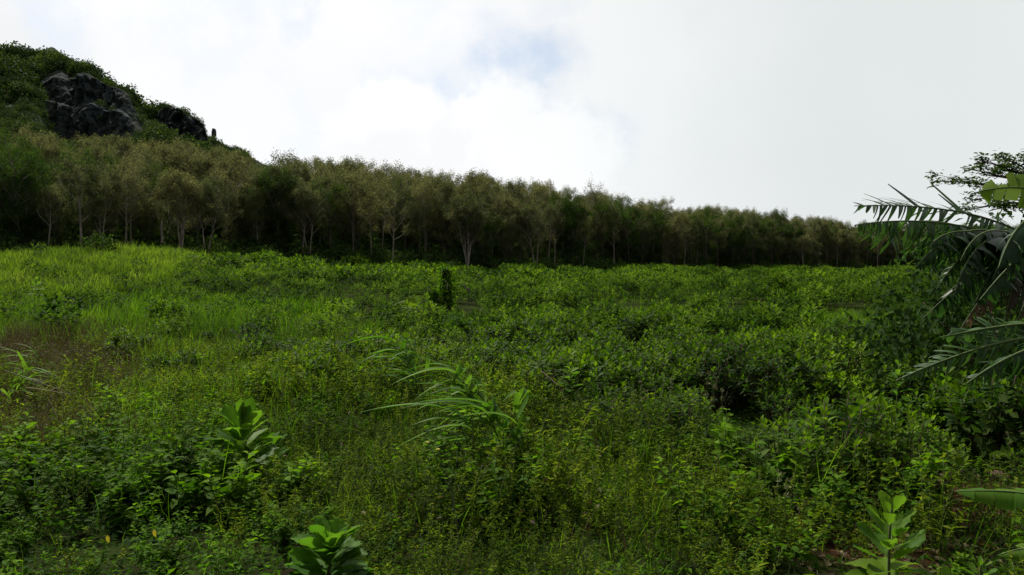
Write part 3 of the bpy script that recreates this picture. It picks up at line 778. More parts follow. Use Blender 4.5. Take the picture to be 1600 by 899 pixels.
SH_LABELS = [(-200, 700, 'left of the mossy stump'), (700, 900, 'just past the arching cane grass'), (900, 1100, 'in the middle of the field'), (1100, 1300, 'beside the strip of smooth grass'), (1300, 1900, 'under the banana leaves')]
def build_shrubs():
    hi = [shrub_tmpl(U(.85, 1.1), U(.48, .62), 24, 10, U(.105, .15), OVATE) for _ in range(5)]
    P = cands(7.0, 29, .62, .68); zn = zones(P[:, 0], P[:, 1])
    keep = (rng.random(len(P)) < zn['A'] * (.32 + .7 * lush(P[:, 0], P[:, 1]))) & (zn['px'] > -40) & (zn['px'] < 1660)
    P = P[keep]; px = zn['px'][keep]; py = zn['py'][keep]; z = zn['z'][keep]
    order = np.argsort(P[:, 1]); P, px, py, z = P[order], px[order], py[order], z[order]
    first = {}
    for i in range(min(300, len(P))):
        v = int(rng.integers(0, 5)); loc = (P[i, 0], P[i, 1], z[i]); sc = U(.62, .95) * (.65 + .65 * float(lush(P[i, 0], P[i, 1])))
        w = next(t for a, b, t in SH_LABELS if a <= px[i] < b)
        dist = 'nearest row' if P[i, 1] < 11 else 'second belt' if P[i, 1] < 15 else 'third belt' if P[i, 1] < 19 else 'fourth belt'
        look = ['bushy broad leaved', 'flat topped broad leaved', 'upright broad leaved', 'loose broad leaved', 'rounded broad leaved'][v]
        lab = f'{look} green shrub of the {dist}, {w}'; grp = f'field shrubs, {look}, {dist}, {w}'
        if v not in first:
            t = thing('leafy_shrub', lab, 'shrub', loc, U(0, 6.28), grp, sc)
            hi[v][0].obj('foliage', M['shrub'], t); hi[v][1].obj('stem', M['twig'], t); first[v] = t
        else: dup(first[v], loc, U(0, 6.28), sc, lab, grp, (U(-.12, .12), U(-.12, .12)))
    rest = np.column_stack([P[300:], z[300:]])
    mid = [shrub_tmpl(U(.8, 1.0), U(.48, .6), 16, 8, .15, DIAM, False, 2)[0].arr() for _ in range(5)]
    far = [shrub_tmpl(U(.75, .95), U(.55, .65), 10, 6, .24, DIAM, False, 1)[0].arr() for _ in range(4)]
    y_cut = P[min(300, len(P) - 1), 1]
    mb = MB()
    Q = cands(29, 58, .74, .68); zq = zones(Q[:, 0], Q[:, 1]); k = rng.random(len(Q)) < zq['A'] * (.18 + .66 * lush(Q[:, 0] * .6, Q[:, 1] * .6))
    Q3 = np.concatenate([rest, np.column_stack([Q, zq['z']])[k]])
    for v in range(5):
        kk = np.arange(len(Q3)) % 5 == v; strew(mb, mid[v], Q3[kk], U(0, 6.28, kk.sum()), U(.5, 1.0, kk.sum()) * (.5 + 1.15 * lush(Q3[kk, 0] * .6, Q3[kk, 1] * .6)), .35)
    Q = cands(58, 178, 1.05, .68); zq = zones(Q[:, 0], Q[:, 1]); inside = Q[:, 1] < edge_y(Q[:, 0] / Q[:, 1]) - .5
    k = (rng.random(len(Q)) < zq['A'] * (.12 + .62 * lush(Q[:, 0] * .45, Q[:, 1] * .2))) & inside; Q3 = np.column_stack([Q, zq['z']])[k]
    for v in range(4):
        kk = np.arange(len(Q3)) % 4 == v; strew(mb, far[v], Q3[kk], U(0, 6.28, kk.sum()), U(.5, 1.1, kk.sum()) * (.45 + 1.5 * lush(Q3[kk, 0] * .45, Q3[kk, 1] * .2)), .4)
    tag(mb.obj('shrub_cover', M['shrub_far']), kind='stuff')
    print('shrubs', len(P), 'cut', y_cut)
build_shrubs()

# --- herbs and feathery weeds in the foreground
def herb_tmpl(ns, H, R, L0):
    fo, st = MB(), MB()
    for k in range(ns):
        a = U(0, 6.28); rr = R * math.sqrt(U(0, 1)); h = H * U(.65, 1.1)
        b = A([math.cos(a) * rr * .5, math.sin(a) * rr * .5, -.03]); tip = A([math.cos(a) * rr * 1.3 + U(-.08, .08), math.sin(a) * rr * 1.3 + U(-.08, .08), h])
        pts = bez(b, b + A([0, 0, h * .5]), tip - A([0, 0, h * .25]), tip, 6); tube(st, pts, [.005, .005, .004, .004, .003, .002], 3)
        n = 9; t = np.linspace(.25, 1, n); i = np.minimum((t * 5).astype(int), 4); w = (t * 5 - i)[:, None]
        Pn = pts[i] * (1 - w) + pts[i + 1] * w
        for sgn in (0, math.pi):
            an = np.arange(n) * 1.57 + sgn + a + U(-.3, .3, n); D = np.stack([np.cos(an), np.sin(an), U(-.1, .8, n)], 1)
            L = L0 * U(.65, 1.15, n) * np.linspace(1.1, .55, n)
            leaves(fo, Pn, D, nrm(A([0, 0, 1.]) + rand_dir(n) * .75), L, L * .6, U(.15, .5, n), OVATE, np.clip(np.linspace(.25, .8, n) + U(-.2, .2) + U(-.22, .22, n), 0, 1))
    return fo, st
def feather_tmpl(ns, H, R, L0):
    fo, st = MB(), MB()
    for k in range(ns):
        a = U(0, 6.28); rr = R * math.sqrt(U(0, 1)); h = H * U(.55, 1.15)
        b = A([math.cos(a) * rr * .6, math.sin(a) * rr * .6, -.03]); tip = A([math.cos(a) * rr * 1.4 + U(-.12, .12), math.sin(a) * rr * 1.4 + U(-.12, .12), h])
        pts = bez(b, b + A([0, 0, h * .5]), tip - A([0, 0, h * .3]), tip, 6); tube(st, pts, [.0035, .003, .003, .0025, .002, .0012], 3)
        n = 30; t = U(.2, 1, n); i = np.minimum((t * 5).astype(int), 4); w = (t * 5 - i)[:, None]
        Pn = pts[i] * (1 - w) + pts[i + 1] * w + rand_dir(n) * U(0, .05, n)[:, None] * (1.2 - t)[:, None]
        D = nrm(rand_dir(n, -.2, .9))
        leaves(fo, Pn, D, nrm(A([0, 0, 1.]) + rand_dir(n) * .6), L0 * U(.6, 1.4, n), L0 * U(.28, .45, n), .25, DIAM, np.clip(.42 + U(-.25, .25) + U(-.35, .35, n), 0, 1))
    return fo, st

def scatter_plants(name, protos, mats, P, z, px, scr, labf, cat, limit, stuff_name, tilt=.12):
    first = {}; n = min(limit, len(P)); nv = len(protos)
    for i in range(n):
        v = int(rng.integers(0, nv)); loc = (P[i, 0], P[i, 1], z[i]); lab, grp = labf(px[i], P[i, 1], v)
        if v not in first:
            t = thing(name, lab, cat, loc, U(0, 6.28), grp, U(*scr)); protos[v][0].obj('foliage', mats[0], t); protos[v][1].obj('stem', mats[1], t); first[v] = t
        else: dup(first[v], loc, U(0, 6.28), U(*scr) * (.55 + .75 * float(lush(P[i, 0], P[i, 1]))), lab, grp, (U(-tilt, tilt), U(-tilt, tilt)))
    if len(P) > n:
        mb, ms = MB(), MB(); Q = np.column_stack([P, z])[n:]; arr = [(f.arr(), s.arr()) for f, s in protos]
        for v in range(nv):
            k = np.arange(len(Q)) % nv == v; rz, sc = U(0, 6.28, k.sum()), U(*scr, k.sum()) * (.55 + .75 * lush(Q[k, 0], Q[k, 1]))
            strew(mb, arr[v][0], Q[k], rz, sc, .2); strew(ms, arr[v][1], Q[k], rz, sc, 0)
        o = tag(mb.obj(stuff_name, mats[0]), kind='stuff'); ms.obj('stems', mats[1], o)['kind'] = 'stuff'
    print(name, len(P))

def build_herbs():
    protos = [herb_tmpl(8, .48, .27, U(.085, .125)) for _ in range(4)]
    P = cands(3.3, 17, .30, .70); zn = zones(P[:, 0], P[:, 1], .25)
    keep = rng.random(len(P)) < np.clip(zn['E'] * .95 + zn['B'] * .30 + zn['F'] * .30 + .25 * ell(zn['px'], zn['py'], 1450, 700, 260, 60), 0, 1) * np.interp(P[:, 1], [3, 8, 17], [.9, .8, .5]) * (.30 + .8 * lush(P[:, 0], P[:, 1]))
    P, z, px = P[keep], zn['z'][keep], zn['px'][keep]; o = np.argsort(P[:, 1])
    def lab(px_, y, v):
        w = 'below the dry brown patch' if px_ < 300 else 'around the spoon leaved plants' if px_ < 650 else 'among the yellowish feathery weeds' if px_ < 1150 else 'beside the bare red soil'
        dd = 'closest' if y < 5 else 'near' if y < 7 else 'farther'
        look = ['bushy', 'open', 'leaning', 'tufted'][v]
        return f'{look} small leaved green weed, {dd}, {w}', f'small leaved weeds, {look}, {dd}, {w}'
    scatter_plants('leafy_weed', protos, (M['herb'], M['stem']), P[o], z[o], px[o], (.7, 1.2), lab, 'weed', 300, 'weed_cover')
build_herbs()

def build_feathers():
    protos = [feather_tmpl(13, .54, .26, U(.036, .056)) for _ in range(5)]
    P = cands(3.2, 22, .30, .70); zn = zones(P[:, 0], P[:, 1], .3)
    keep = rng.random(len(P)) < np.clip(zn['F'] * .75 + zn['B'] * .5 + zn['E'] * .18 + zn['H'] * .06 + zn['D'] * .18, 0, 1) * (.25 + .85 * lush(P[:, 0] + 7, P[:, 1]))
    P, z, px = P[keep], zn['z'][keep], zn['px'][keep]; o = np.argsort(P[:, 1])
    def lab(px_, y, v):
        w = 'among the green weeds below the dry patch' if px_ < 430 else 'around the bright spoon leaved plant' if px_ < 640 else 'below the arching cane grass' if px_ < 860 else 'in front of the shrub field' if px_ < 1180 else 'beside the bare soil'
        dd = 'closest' if y < 4.6 else 'near' if y < 6 else 'farther'
        look = ['wispy', 'dense', 'spreading', 'ragged', 'airy'][v]
        return f'{look} yellowish feathery weed, {dd}, {w}', f'feathery weeds, {look}, {dd}, {w}'
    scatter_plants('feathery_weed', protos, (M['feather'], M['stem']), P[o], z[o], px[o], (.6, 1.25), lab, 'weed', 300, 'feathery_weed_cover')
build_feathers()

# --- grasses and dry growth
def build_grass():
    def sow(mb, dens_step, y0, y1, wf, per, Lr, Wr, bend=(.2, .9), seg=3, h=.3, spread=.10):
        P = cands(y0, y1, dens_step, .70); zn = zones(P[:, 0], P[:, 1], h)
        k = rng.random(len(P)) < np.clip(wf(zn), 0, 1); P = np.column_stack([P, zn['z']])[k]
        if not len(P): return
        tb = np.clip(fbm(P[:, 0] * .6, P[:, 1] * .6, 55, 3) + U(-.12, .12, len(P)), 0, 1)
        Q = np.repeat(P, per, 0); n = len(Q); Q[:, :2] += rng.normal(0, spread, (n, 2)); Q[:, 2] -= .02
        an = U(0, 6.28, n); Hh = np.stack([np.cos(an), np.sin(an), U(-.5, .0, n)], 1)
        D = nrm(A([0, 0, 1.]) + rand_dir(n) * .22)
        blades(mb, Q, D, Hh, U(*Lr, n) * np.repeat(U(.7, 1.2, len(P)) * (.35 + 1.0 * lush(P[:, 0], P[:, 1])), per), U(*Wr, n), U(*bend, n), np.clip(np.repeat(tb, per) + U(-.18, .18, n), 0, 1), seg)
    g = MB()
    sow(g, .14, 3.3, 12, lambda z: z['B'] * .95 + z['F'] * .42 + z['E'] * .15 + z['H'] * .10, 6, (.3, .75), (.006, .012))
    sow(g, .20, 12, 26, lambda z: z['B'] * .95 + z['F'] * .35 + z['A'] * .06, 6, (.35, .85), (.010, .020))
    sow(g, .36, 26, 60, lambda z: z['B'] * .95 + z['F'] * .5 + z['A'] * .05, 7, (.4, .9), (.02, .04), spread=.2)
    sow(g, .22, 8, 34, lambda z: z['G'], 9, (.22, .5), (.012, .022), (.3, 1.2), spread=.12)
    sow(g, .13, 3.3, 9, lambda z: z['H'] * .55, 5, (.06, .18), (.004, .008), spread=.07)
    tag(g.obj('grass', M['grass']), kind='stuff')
    p = MB()
    sow(p, .40, 22, 90, lambda z: z['C'], 10, (.4, .85), (.03, .06), (.2, .9), 2, spread=.25)
    sow(p, .34, 16, 40, lambda z: z['B'] * .18, 6, (.4, .8), (.015, .03), spread=.15)
    tag(p.obj('pale_grass', M['pale_grass']), kind='stuff')
    d = MB()
    sow(d, .16, 5, 27, lambda z: z['D'] * .85 + z['F'] * .07 + z['B'] * .07 + z['E'] * .03, 9, (.25, .75), (.007, .014), (.1, .8))
    P = cands(5, 27, .15, .70); zn = zones(P[:, 0], P[:, 1], .15); k = rng.random(len(P)) < zn['D'] * .85 + zn['F'] * .03
    Q = np.column_stack([P, zn['z']])[k]; Q = np.repeat(Q, 7, 0); n = len(Q); Q += np.stack([rng.normal(0, .08, n), rng.normal(0, .08, n), U(0, .5, n)], 1)
    leaves(d, Q, rand_dir(n, -.4, .6), nrm(A([0, 0, 1.]) + rand_dir(n) * .8), U(.03, .08, n), U(.015, .035, n), .4, DIAM, U(0, .9, n))
    tag(d.obj('dry_weeds', M['dry']), kind='stuff')
    # creeping growth close to the ground
    c = MB(); P = cands(2.8, 13, .055, .72); zn = zones(P[:, 0], P[:, 1], .05); k = rng.random(len(P)) < .9 * (1 - .8 * zn['H']) * (1 - .9 * zn['D']); Q = np.column_stack([P, zn['z']])[k]; n = len(Q)
    Q[:, 2] += U(0, .10, n) ; leaves(c, Q, rand_dir(n, -.1, .9), nrm(A([0, 0, 1.]) + rand_dir(n) * .6), U(.03, .075, n), U(.02, .04, n), .3, DIAM, np.clip(fbm(Q[:, 0], Q[:, 1], 12, 3) * 1.1 - .15 + U(-.25, .25, n), 0, 1))
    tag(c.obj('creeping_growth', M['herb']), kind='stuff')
    # litter on the bare soil
    f = MB()
    for c, rad in SOIL[:3]:
        n = 420; an = U(0, 6.28, n); rr = rad * np.sqrt(U(0, 1.6, n)); x = c[0] + np.cos(an) * rr; y = c[1] + np.sin(an) * rr * 1.2
        Q = np.stack([x, y, ground_z(x, y) + U(.01, .05, n)], 1)
        leaves(f, Q, rand_dir(n, -.15, .3), nrm(A([0, 0, 1.]) + rand_dir(n) * .5), U(.04, .13, n), U(.02, .06, n), .3, DIAM, U(0, 1, n))
    tag(f.obj('fallen_leaves', M['dry']), kind='stuff')
build_grass()

# ----------------------------------------------------------------- single plants and small things
def banana_leaf(mb, rib, mid, Wm, tatter=.6, droop=.5, curl=.8, tint=.5, sweep=.35, age=.5, rr=.016, roll=0.0):
    """torn lamina on both sides of a curved midrib; rib is the mesh that takes the midrib"""
    n = len(mid); t = np.linspace(0, 1, n); tan = nrm(np.gradient(mid, axis=0))
    side = nrm(np.cross(tan, A([0, 0, 1.])) + 1e-6); up = np.cross(side, tan)
    side, up = side * math.cos(roll) + up * math.sin(roll), up * math.cos(roll) - side * math.sin(roll)
    tube(rib, mid, rr * (1 - .85 * t) + .002, 5)
    seg = np.linspace(0, 1, n)
    ip = lambda arr, q: np.stack([np.interp(q, seg, arr[:, c]) for c in range(3)], -1)
    for sg in (-1, 1):
        a = .07
        while a < .995:
            w = (U(.008, .026) if rng.random() < tatter else U(.05, .14)); b = min(1.0, a + w)
            k = max(2, int((b - a) / .012)); ts = np.linspace(a, b, k + 1); tc_ = (a + b) / 2
            ang0 = droop + U(-.25, .25) * (1 + 1.6 * tatter) + (.35 if rng.random() < tatter * .4 else 0); cu = curl * U(.5, 1.4)
            reach = U(.55, 1.05) if tatter > .3 else U(.94, 1.0)
            con = U(.45, .9) * tatter; swp = sweep + U(-.22, .22) * (.4 + tatter); tn = np.clip(tint + U(-.18, .18), 0, 1)
            if tatter > .5 and rng.random() < .12: a = b; continue
            V = []; qs = A([0, .25, .5, .75, 1.])
            for q in qs:
                tq = np.clip(tc_ + (ts - tc_) * (1 - con * q ** 1.7), 0, 1)
                wq = Wm * np.minimum(1, (np.clip(ts, .01, 1) / .2) ** .6) * (1 - np.clip(ts, 0, 1) ** 4) ** .8 * reach
                ang = ang0 * .5 + (ang0 * .5 + cu) * q
                rib_w = 1 + .03 * np.sin(ts * 160)
                lat = sg * side_at(ip, side, tq) * math.cos(ang) - nrm(ip(up, tq)) * math.sin(ang)
                low = A([0, 0, -1.]) * (q ** 2 * wq * .25 * max(0, ang0))[:, None]
                V.append(ip(mid, tq) + lat * (q * wq * rib_w)[:, None] + nrm(ip(tan, tq)) * (swp * q * wq)[:, None] + low)
            V = np.stack(V, 1); m = len(qs); F = []
            for i in range(k):
                for j in range(m - 1):
                    p = i * m + j; F += [(p, p + 1, p + m + 1), (p, p + m + 1, p + m)]
            T = np.empty((V.shape[0] * m, 3)); T[:, 0] = tn; T[:, 1] = np.tile(qs, V.shape[0]); T[:, 2] = age
            mb.add(V.reshape(-1, 3), F, T)
            a = b + (U(0, .006) if rng.random() < tatter else 0)
def side_at(ip, side, t): return nrm(ip(side, t))

def build_bananas():
    def plant(label, base, crown, lv, rad=.11, dead=()):
        base = A(base); t = thing('banana_plant', label, 'banana plant', base)
        L_ = lambda p: A(p) - base
        st = MB(); mid = (base + A(crown)) / 2 + A([.05, 0, 0])
        tube(st, A([L_(base) - A([0, 0, .2]), L_(mid), L_(crown)]), [rad * 1.2, rad, rad * .6], 10)
        st.obj('pseudostem', M['moss_bark'], t)
        for spec in lv:
            mat = M[spec.pop('mat', 'banana')]; lb = spec.pop('label', None); p = spec.pop('p')
            le, rb = MB(), MB()
            banana_leaf(le, rb, bez(*[L_(q) for q in p], 70), **spec)
            lo = le.obj('leaf', mat, t); rb.obj('midrib', M['rib'], lo)
            if lb: lo['label'] = lb
    a = at
    c1 = a(1640, 395, 9.4); g1 = A([c1[0] + .15, 9.5, ground_z(c1[0] + .15, 9.5)])
    c1b = c1 + A([0, 0, -.05])
    plant('tall banana plant with torn leaves arching over the shrub field, at the clearing edge', g1, c1, [
        dict(p=(c1, a(1570, 330, 9.3), a(1450, 318, 9.0), a(1335, 322, 8.7)), Wm=.44, tatter=1, droop=.08, curl=.35, tint=.45, sweep=.8, roll=.7, label='long shredded leaf reaching over the far trees'),
        dict(p=(c1b, a(1550, 352, 9.1), a(1440, 335, 8.7), a(1335, 352, 8.3)), Wm=.42, tatter=1, droop=1.2, curl=.45, tint=.6, sweep=.3, roll=.2, label='drooping leaf with hanging strips'),
        dict(p=(c1b, a(1560, 345, 9.0), a(1490, 340, 8.6), a(1430, 420, 8.3)), Wm=.38, tatter=.9, droop=.9, curl=.5, tint=.35, sweep=.2),
        dict(p=(c1b, a(1580, 350, 8.9), a(1520, 350, 8.4), a(1490, 465, 8.1)), Wm=.36, tatter=.9, droop=.8, curl=.5, tint=.3, sweep=.25),
        dict(p=(c1, a(1600, 345, 9.8), a(1540, 345, 10.2), a(1470, 400, 10.4)), Wm=.36, tatter=.8, droop=.9, curl=.6, tint=.3),
        dict(p=(c1, a(1620, 355, 9.0), a(1580, 350, 8.6), a(1550, 440, 8.3)), Wm=.40, tatter=.75, droop=.7, curl=.5, tint=.2),
    ] + [dict(p=(c1b, a(U(1570, 1610), U(330, 390), 9.1), a(ex + U(20, 60), max(330, ey - U(80, 110)), 8.9 + dy), a(ex, ey, 8.7 + dy)), Wm=U(.26, .36), tatter=U(.8, 1), droop=U(.6, 1.1), curl=.5, tint=U(.1, .5), sweep=U(.2, .6), roll=U(-.3, .5))
         for ex, ey, dy in ((1425, 400, .4), (1455, 430, .9), (1462, 455, -.2), (1500, 440, .6), (1520, 480, -.3), (1545, 470, .3), (1570, 460, -.5), (1590, 490, .2), (1440, 370, 1.2), (1500, 410, -.4), (1480, 480, .8), (1555, 430, 1.0), (1525, 500, .5), (1580, 420, -.8), (1420, 350, .8), (1450, 390, -.3))] + [
        dict(p=(c1b, a(1590, 400, 9.2), a(1540, 400, 9.0), a(1440, 500, 8.8)), Wm=.30, tatter=.95, droop=1.0, curl=.4, tint=.3, sweep=.4),
        dict(p=(c1b, a(1590, 410, 9.2), a(1560, 420, 9.0), a(1500, 515, 8.9)), Wm=.28, tatter=.95, droop=1.0, curl=.3, tint=.5, mat='dead_banana', label='withered brown leaf hanging down'),
        dict(p=(c1b, a(1610, 400, 9.1), a(1580, 410, 8.9), a(1570, 510, 8.8)), Wm=.26, tatter=.95, droop=1.1, curl=.3, tint=.3, mat='dead_banana', label='withered brown leaf hanging down'),
        dict(p=(c1b, a(1600, 410, 9.6), a(1530, 410, 9.7), a(1465, 470, 9.8)), Wm=.34, tatter=.8, droop=1.0, curl=.4, tint=.2),
    ])
    c2 = a(1690, 345, 7.6); g2 = A([c2[0] + .1, 7.6, ground_z(c2[0], 7.6)])
    plant('banana plant with a broad bright untorn upper leaf beside the sparse tree', g2, c2, [
        dict(p=(c2, a(1650, 292, 7.5), a(1590, 285, 7.6), a(1528, 300, 7.8)), Wm=.26, tatter=.2, droop=.0, curl=.2, roll=.8, tint=.95, sweep=.2, mat='bright', label='broad bright green young leaf'),
        dict(p=(c2, a(1640, 320, 7.3), a(1590, 320, 7.1), a(1560, 420, 6.9)), Wm=.30, tatter=.2, droop=.6, curl=.5, tint=.2),
        dict(p=(c2, a(1650, 360, 7.2), a(1610, 370, 7.0), a(1530, 470, 7.0)), Wm=.28, tatter=.8, droop=.8, curl=.5, tint=.3),
        dict(p=(c2, a(1660, 380, 7.2), a(1630, 400, 7.0), a(1590, 500, 6.9)), Wm=.26, tatter=.9, droop=.9, curl=.4, tint=.3, mat='dead_banana', label='withered brown leaf hanging down'),
    ])
    c3 = a(1700, 530, 6.3); g3 = A([c3[0] + .1, 6.3, ground_z(c3[0], 6.3)])
    plant('low young banana plant with leaves spreading over the shrubs by the red soil', g3, c3, [
        dict(p=(c3, a(1640, 490, 6.3), a(1560, 510, 6.3), a(1470, 527, 6.3)), Wm=.20, tatter=.9, droop=.3, curl=.4, tint=.85, sweep=.5, roll=.9, label='pale tattered leaf with hanging strips'),
        dict(p=(c3, a(1640, 515, 6.2), a(1540, 530, 6.2), a(1400, 595, 6.3)), Wm=.20, tatter=1, droop=.2, curl=.4, tint=.6, sweep=.9, roll=.8),
        dict(p=(c3, a(1650, 530, 6.0), a(1590, 540, 5.9), a(1510, 600, 5.8)), Wm=.20, tatter=.9, droop=.6, curl=.5, tint=.3, sweep=.7, roll=.6),
    ], rad=.08)
build_bananas()

def build_side_tree():
    base = A([15.4, 22.5, float(ground_z(15.4, 22.5))])
    t = thing('spreading_tree', 'sparse crowned tree with thin spreading boughs showing above the banana leaves', 'tree', base)
    tr, cr = MB(), MB(); top = at(1680, 330, 22.3) - base
    tube(tr, bez((0, 0, -.2), (.2, 0, 1.4), top * A([.8, .8, .6]), top, 8), np.linspace(.24, .13, 8), 8)
    ends = [(1470, 283), (1500, 262), (1530, 250), (1560, 244), (1590, 242), (1625, 236), (1515, 292), (1550, 275), (1580, 268), (1610, 262), (1540, 300), (1575, 295), (1520, 312), (1545, 330), (1660, 250), (1700, 245), (1505, 330)]
    for px, py in ends:
        e = at(px, py, 22.3 + U(-1.5, 1.5)) - base; m = (top + e) / 2 + A([0, 0, .35])
        pts = bez(top + A([0, 0, -.3]), top * .6 + m * .4 + A([0, 0, .2]), m, e, 7); tube(tr, pts, np.linspace(.06, .012, 7), 5)
        for i in (3, 4, 5, 6, 6, 5):
            c = pts[i] + rand_dir(1, -.3, .6)[0] * U(.15, .55); tube(tr, A([pts[i - 1], c]), [.016, .006], 3)
            n = rng.integers(36, 60); P = c + rand_dir(n) * U(.05, .30, n)[:, None] * A([1, 1, .6]); 
            leaves(cr, P, rand_dir(n, -.5, .5), nrm(A([0, 0, 1.]) + rand_dir(n) * .5), U(.09, .16, n), U(.05, .09, n), .2, OVATE, U(0, .5, n))
    tr.obj('trunk', M['dark_bark'], t); cr.obj('crown', M['dark_tree'], t)
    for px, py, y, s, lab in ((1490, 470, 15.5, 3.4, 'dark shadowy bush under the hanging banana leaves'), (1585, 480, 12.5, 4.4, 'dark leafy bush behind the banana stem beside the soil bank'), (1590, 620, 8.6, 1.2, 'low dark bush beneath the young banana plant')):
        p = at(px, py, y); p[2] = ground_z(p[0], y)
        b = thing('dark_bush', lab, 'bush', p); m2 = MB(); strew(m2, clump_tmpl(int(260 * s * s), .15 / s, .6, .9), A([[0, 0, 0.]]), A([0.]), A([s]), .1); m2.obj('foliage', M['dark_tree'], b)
        m3 = MB()
        for k in range(5): tube(m3, A([[0, 0, -.1], [math.cos(k * 1.3) * s * .15, math.sin(k * 1.3) * s * .15, s * .25], [math.cos(k * 1.3) * s * .3, math.sin(k * 1.3) * s * .3, s * .42]]), [.03, .02, .01], 4)
        m3.obj('stem', M['twig'], b)
build_side_tree()

def build_stump():
    p = at(698, 480, 29.0); p[2] = ground_z(p[0], 29.0); t = thing('mossy_stump', 'dark creeper covered dead stump standing upright in the middle of the field', 'stump', p)
    top = at(696, 419, 29.0) - p
    a = MB(); tube(a, bez((0, 0, -.2), (.06, 0, .5), (.05, 0, 1.2), top, 14), np.linspace(.20, .15, 14) * (1 + .12 * np.sin(np.arange(14) * 2.1)), 9); tube(a, A([top + A([-.03, 0, -.05]), top + A([.1, 0, .02]), top + A([.24, 0, -.22])]), [.05, .04, .01], 5)
    a.obj('trunk', M['moss_bark'], t)
    b = MB(); q = at(679, 455, 28.7) - p
    tube(b, bez((-.35, -.2, -.2), (-.4, -.2, .4), q + A([.06, 0, -.4]), q, 9), np.linspace(.26, .07, 9) * (1 + .2 * np.sin(np.arange(9) * 2.3)), 9)
    tube(b, A([q + A([-.15, 0, -.1]), q + A([-.22, 0, .08])]), [.07, .02], 5)
    b.obj('broken_stub', M['moss_bark'], t)
    w = MB()
    for dx, z0, z1 in ((-.62, .35, 1.05), (-.30, .9, 1.35), (-.75, .2, .5), (.02, 1.5, 1.8)):
        tube(w, A([[dx, -.3, z0], [dx + .04, -.32, (z0 + z1) / 2], [dx - .05, -.25, z1]]), [.035, .03, .012], 5)
    w.obj('bare_wood', M['straw'], t)
    c = MB(); n = 900; zz = U(0, top[2] * 1.03, n); an = U(0, 6.28, n); r = .21 + U(-.03, .12, n)
    P = np.stack([np.cos(an) * r + .03, np.sin(an) * r, zz], 1)
    n2 = 950; an2 = U(0, 6.28, n2); z2 = U(0, 1.45, n2); P2 = np.stack([np.cos(an2) * (.36 - .16 * z2) - .43 + U(-.1, .1, n2), np.sin(an2) * (.34 - .14 * z2) - .2, z2], 1)
    P = np.concatenate([P, P2]); an = np.concatenate([an, an2]); n = len(P)
    D = nrm(np.stack([np.cos(an) * .6, np.sin(an) * .6, U(-.9, .3, n)], 1) + rand_dir(n) * .5)
    leaves(c, P, D, nrm(np.stack([np.cos(an), np.sin(an), np.full(n, .5)], 1)), U(.07, .15, n), U(.05, .1, n), .3, DIAM, U(0, 1, n)); c.obj('creeper', M['herb'], t)
    # banana-like leaf lying out from the stump and the green shoot at its foot
    q0 = at(672, 470, 28.4); g = A([q0[0], 28.4, float(ground_z(q0[0], 28.4))])
    s = thing('banana_sucker', 'small sucker with one wide green leaf beside the mossy stump', 'banana plant', g)
    st = MB(); tube(st, bez((0, 0, -.1), (.03, 0, .4), q0 - g + A([.06, 0, -.3]), q0 - g, 6), np.linspace(.06, .03, 6), 6); st.obj('stem', M['stem'], s)
    le, rb = MB(), MB(); banana_leaf(le, rb, bez(q0 - g, at(660, 472, 28.3) - g, at(640, 470, 28.2) - g, at(610, 480, 28.1) - g, 40), .24, tatter=.03, droop=.1, curl=.3, tint=.9, sweep=.2, roll=1.0)
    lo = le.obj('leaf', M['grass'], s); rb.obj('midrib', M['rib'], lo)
    e = at(689, 500, 27.0); e[2] = ground_z(e[0], 27.0); sh = MB(); hgt = at(690, 487, 27.0)[2] - e[2]
    tube(sh, A([[0, 0, -.1], [.01, 0, hgt * .5], [.03, 0, hgt]]), [.13, .11, .05], 8); so = sh.obj('green_shoot', M['bright'], loc=e); tag(so, 'blunt bright green shoot standing at the foot of the mossy stump', 'shoot')
    e = at(732, 462, 38.0); e[2] = ground_z(e[0], 38.0); k = MB(); h = at(732, 456, 38)[2] - e[2]
    tube(k, A([[0, 0, -.1], [0, 0, h], [-.15, 0, h + .22], [-.24, 0, h + .40]]), [.04, .04, .035, .01], 6); tube(k, A([[-.1, 0, h + .15], [.05, 0, h + .1], [.14, 0, h - .15]]), [.05, .04, .02], 5)
    tag(k.obj('broken_stalk', M['grey_bark'], loc=e), 'pale grey snapped stalk sticking up just beyond the mossy stump', 'stalk')
build_stump()

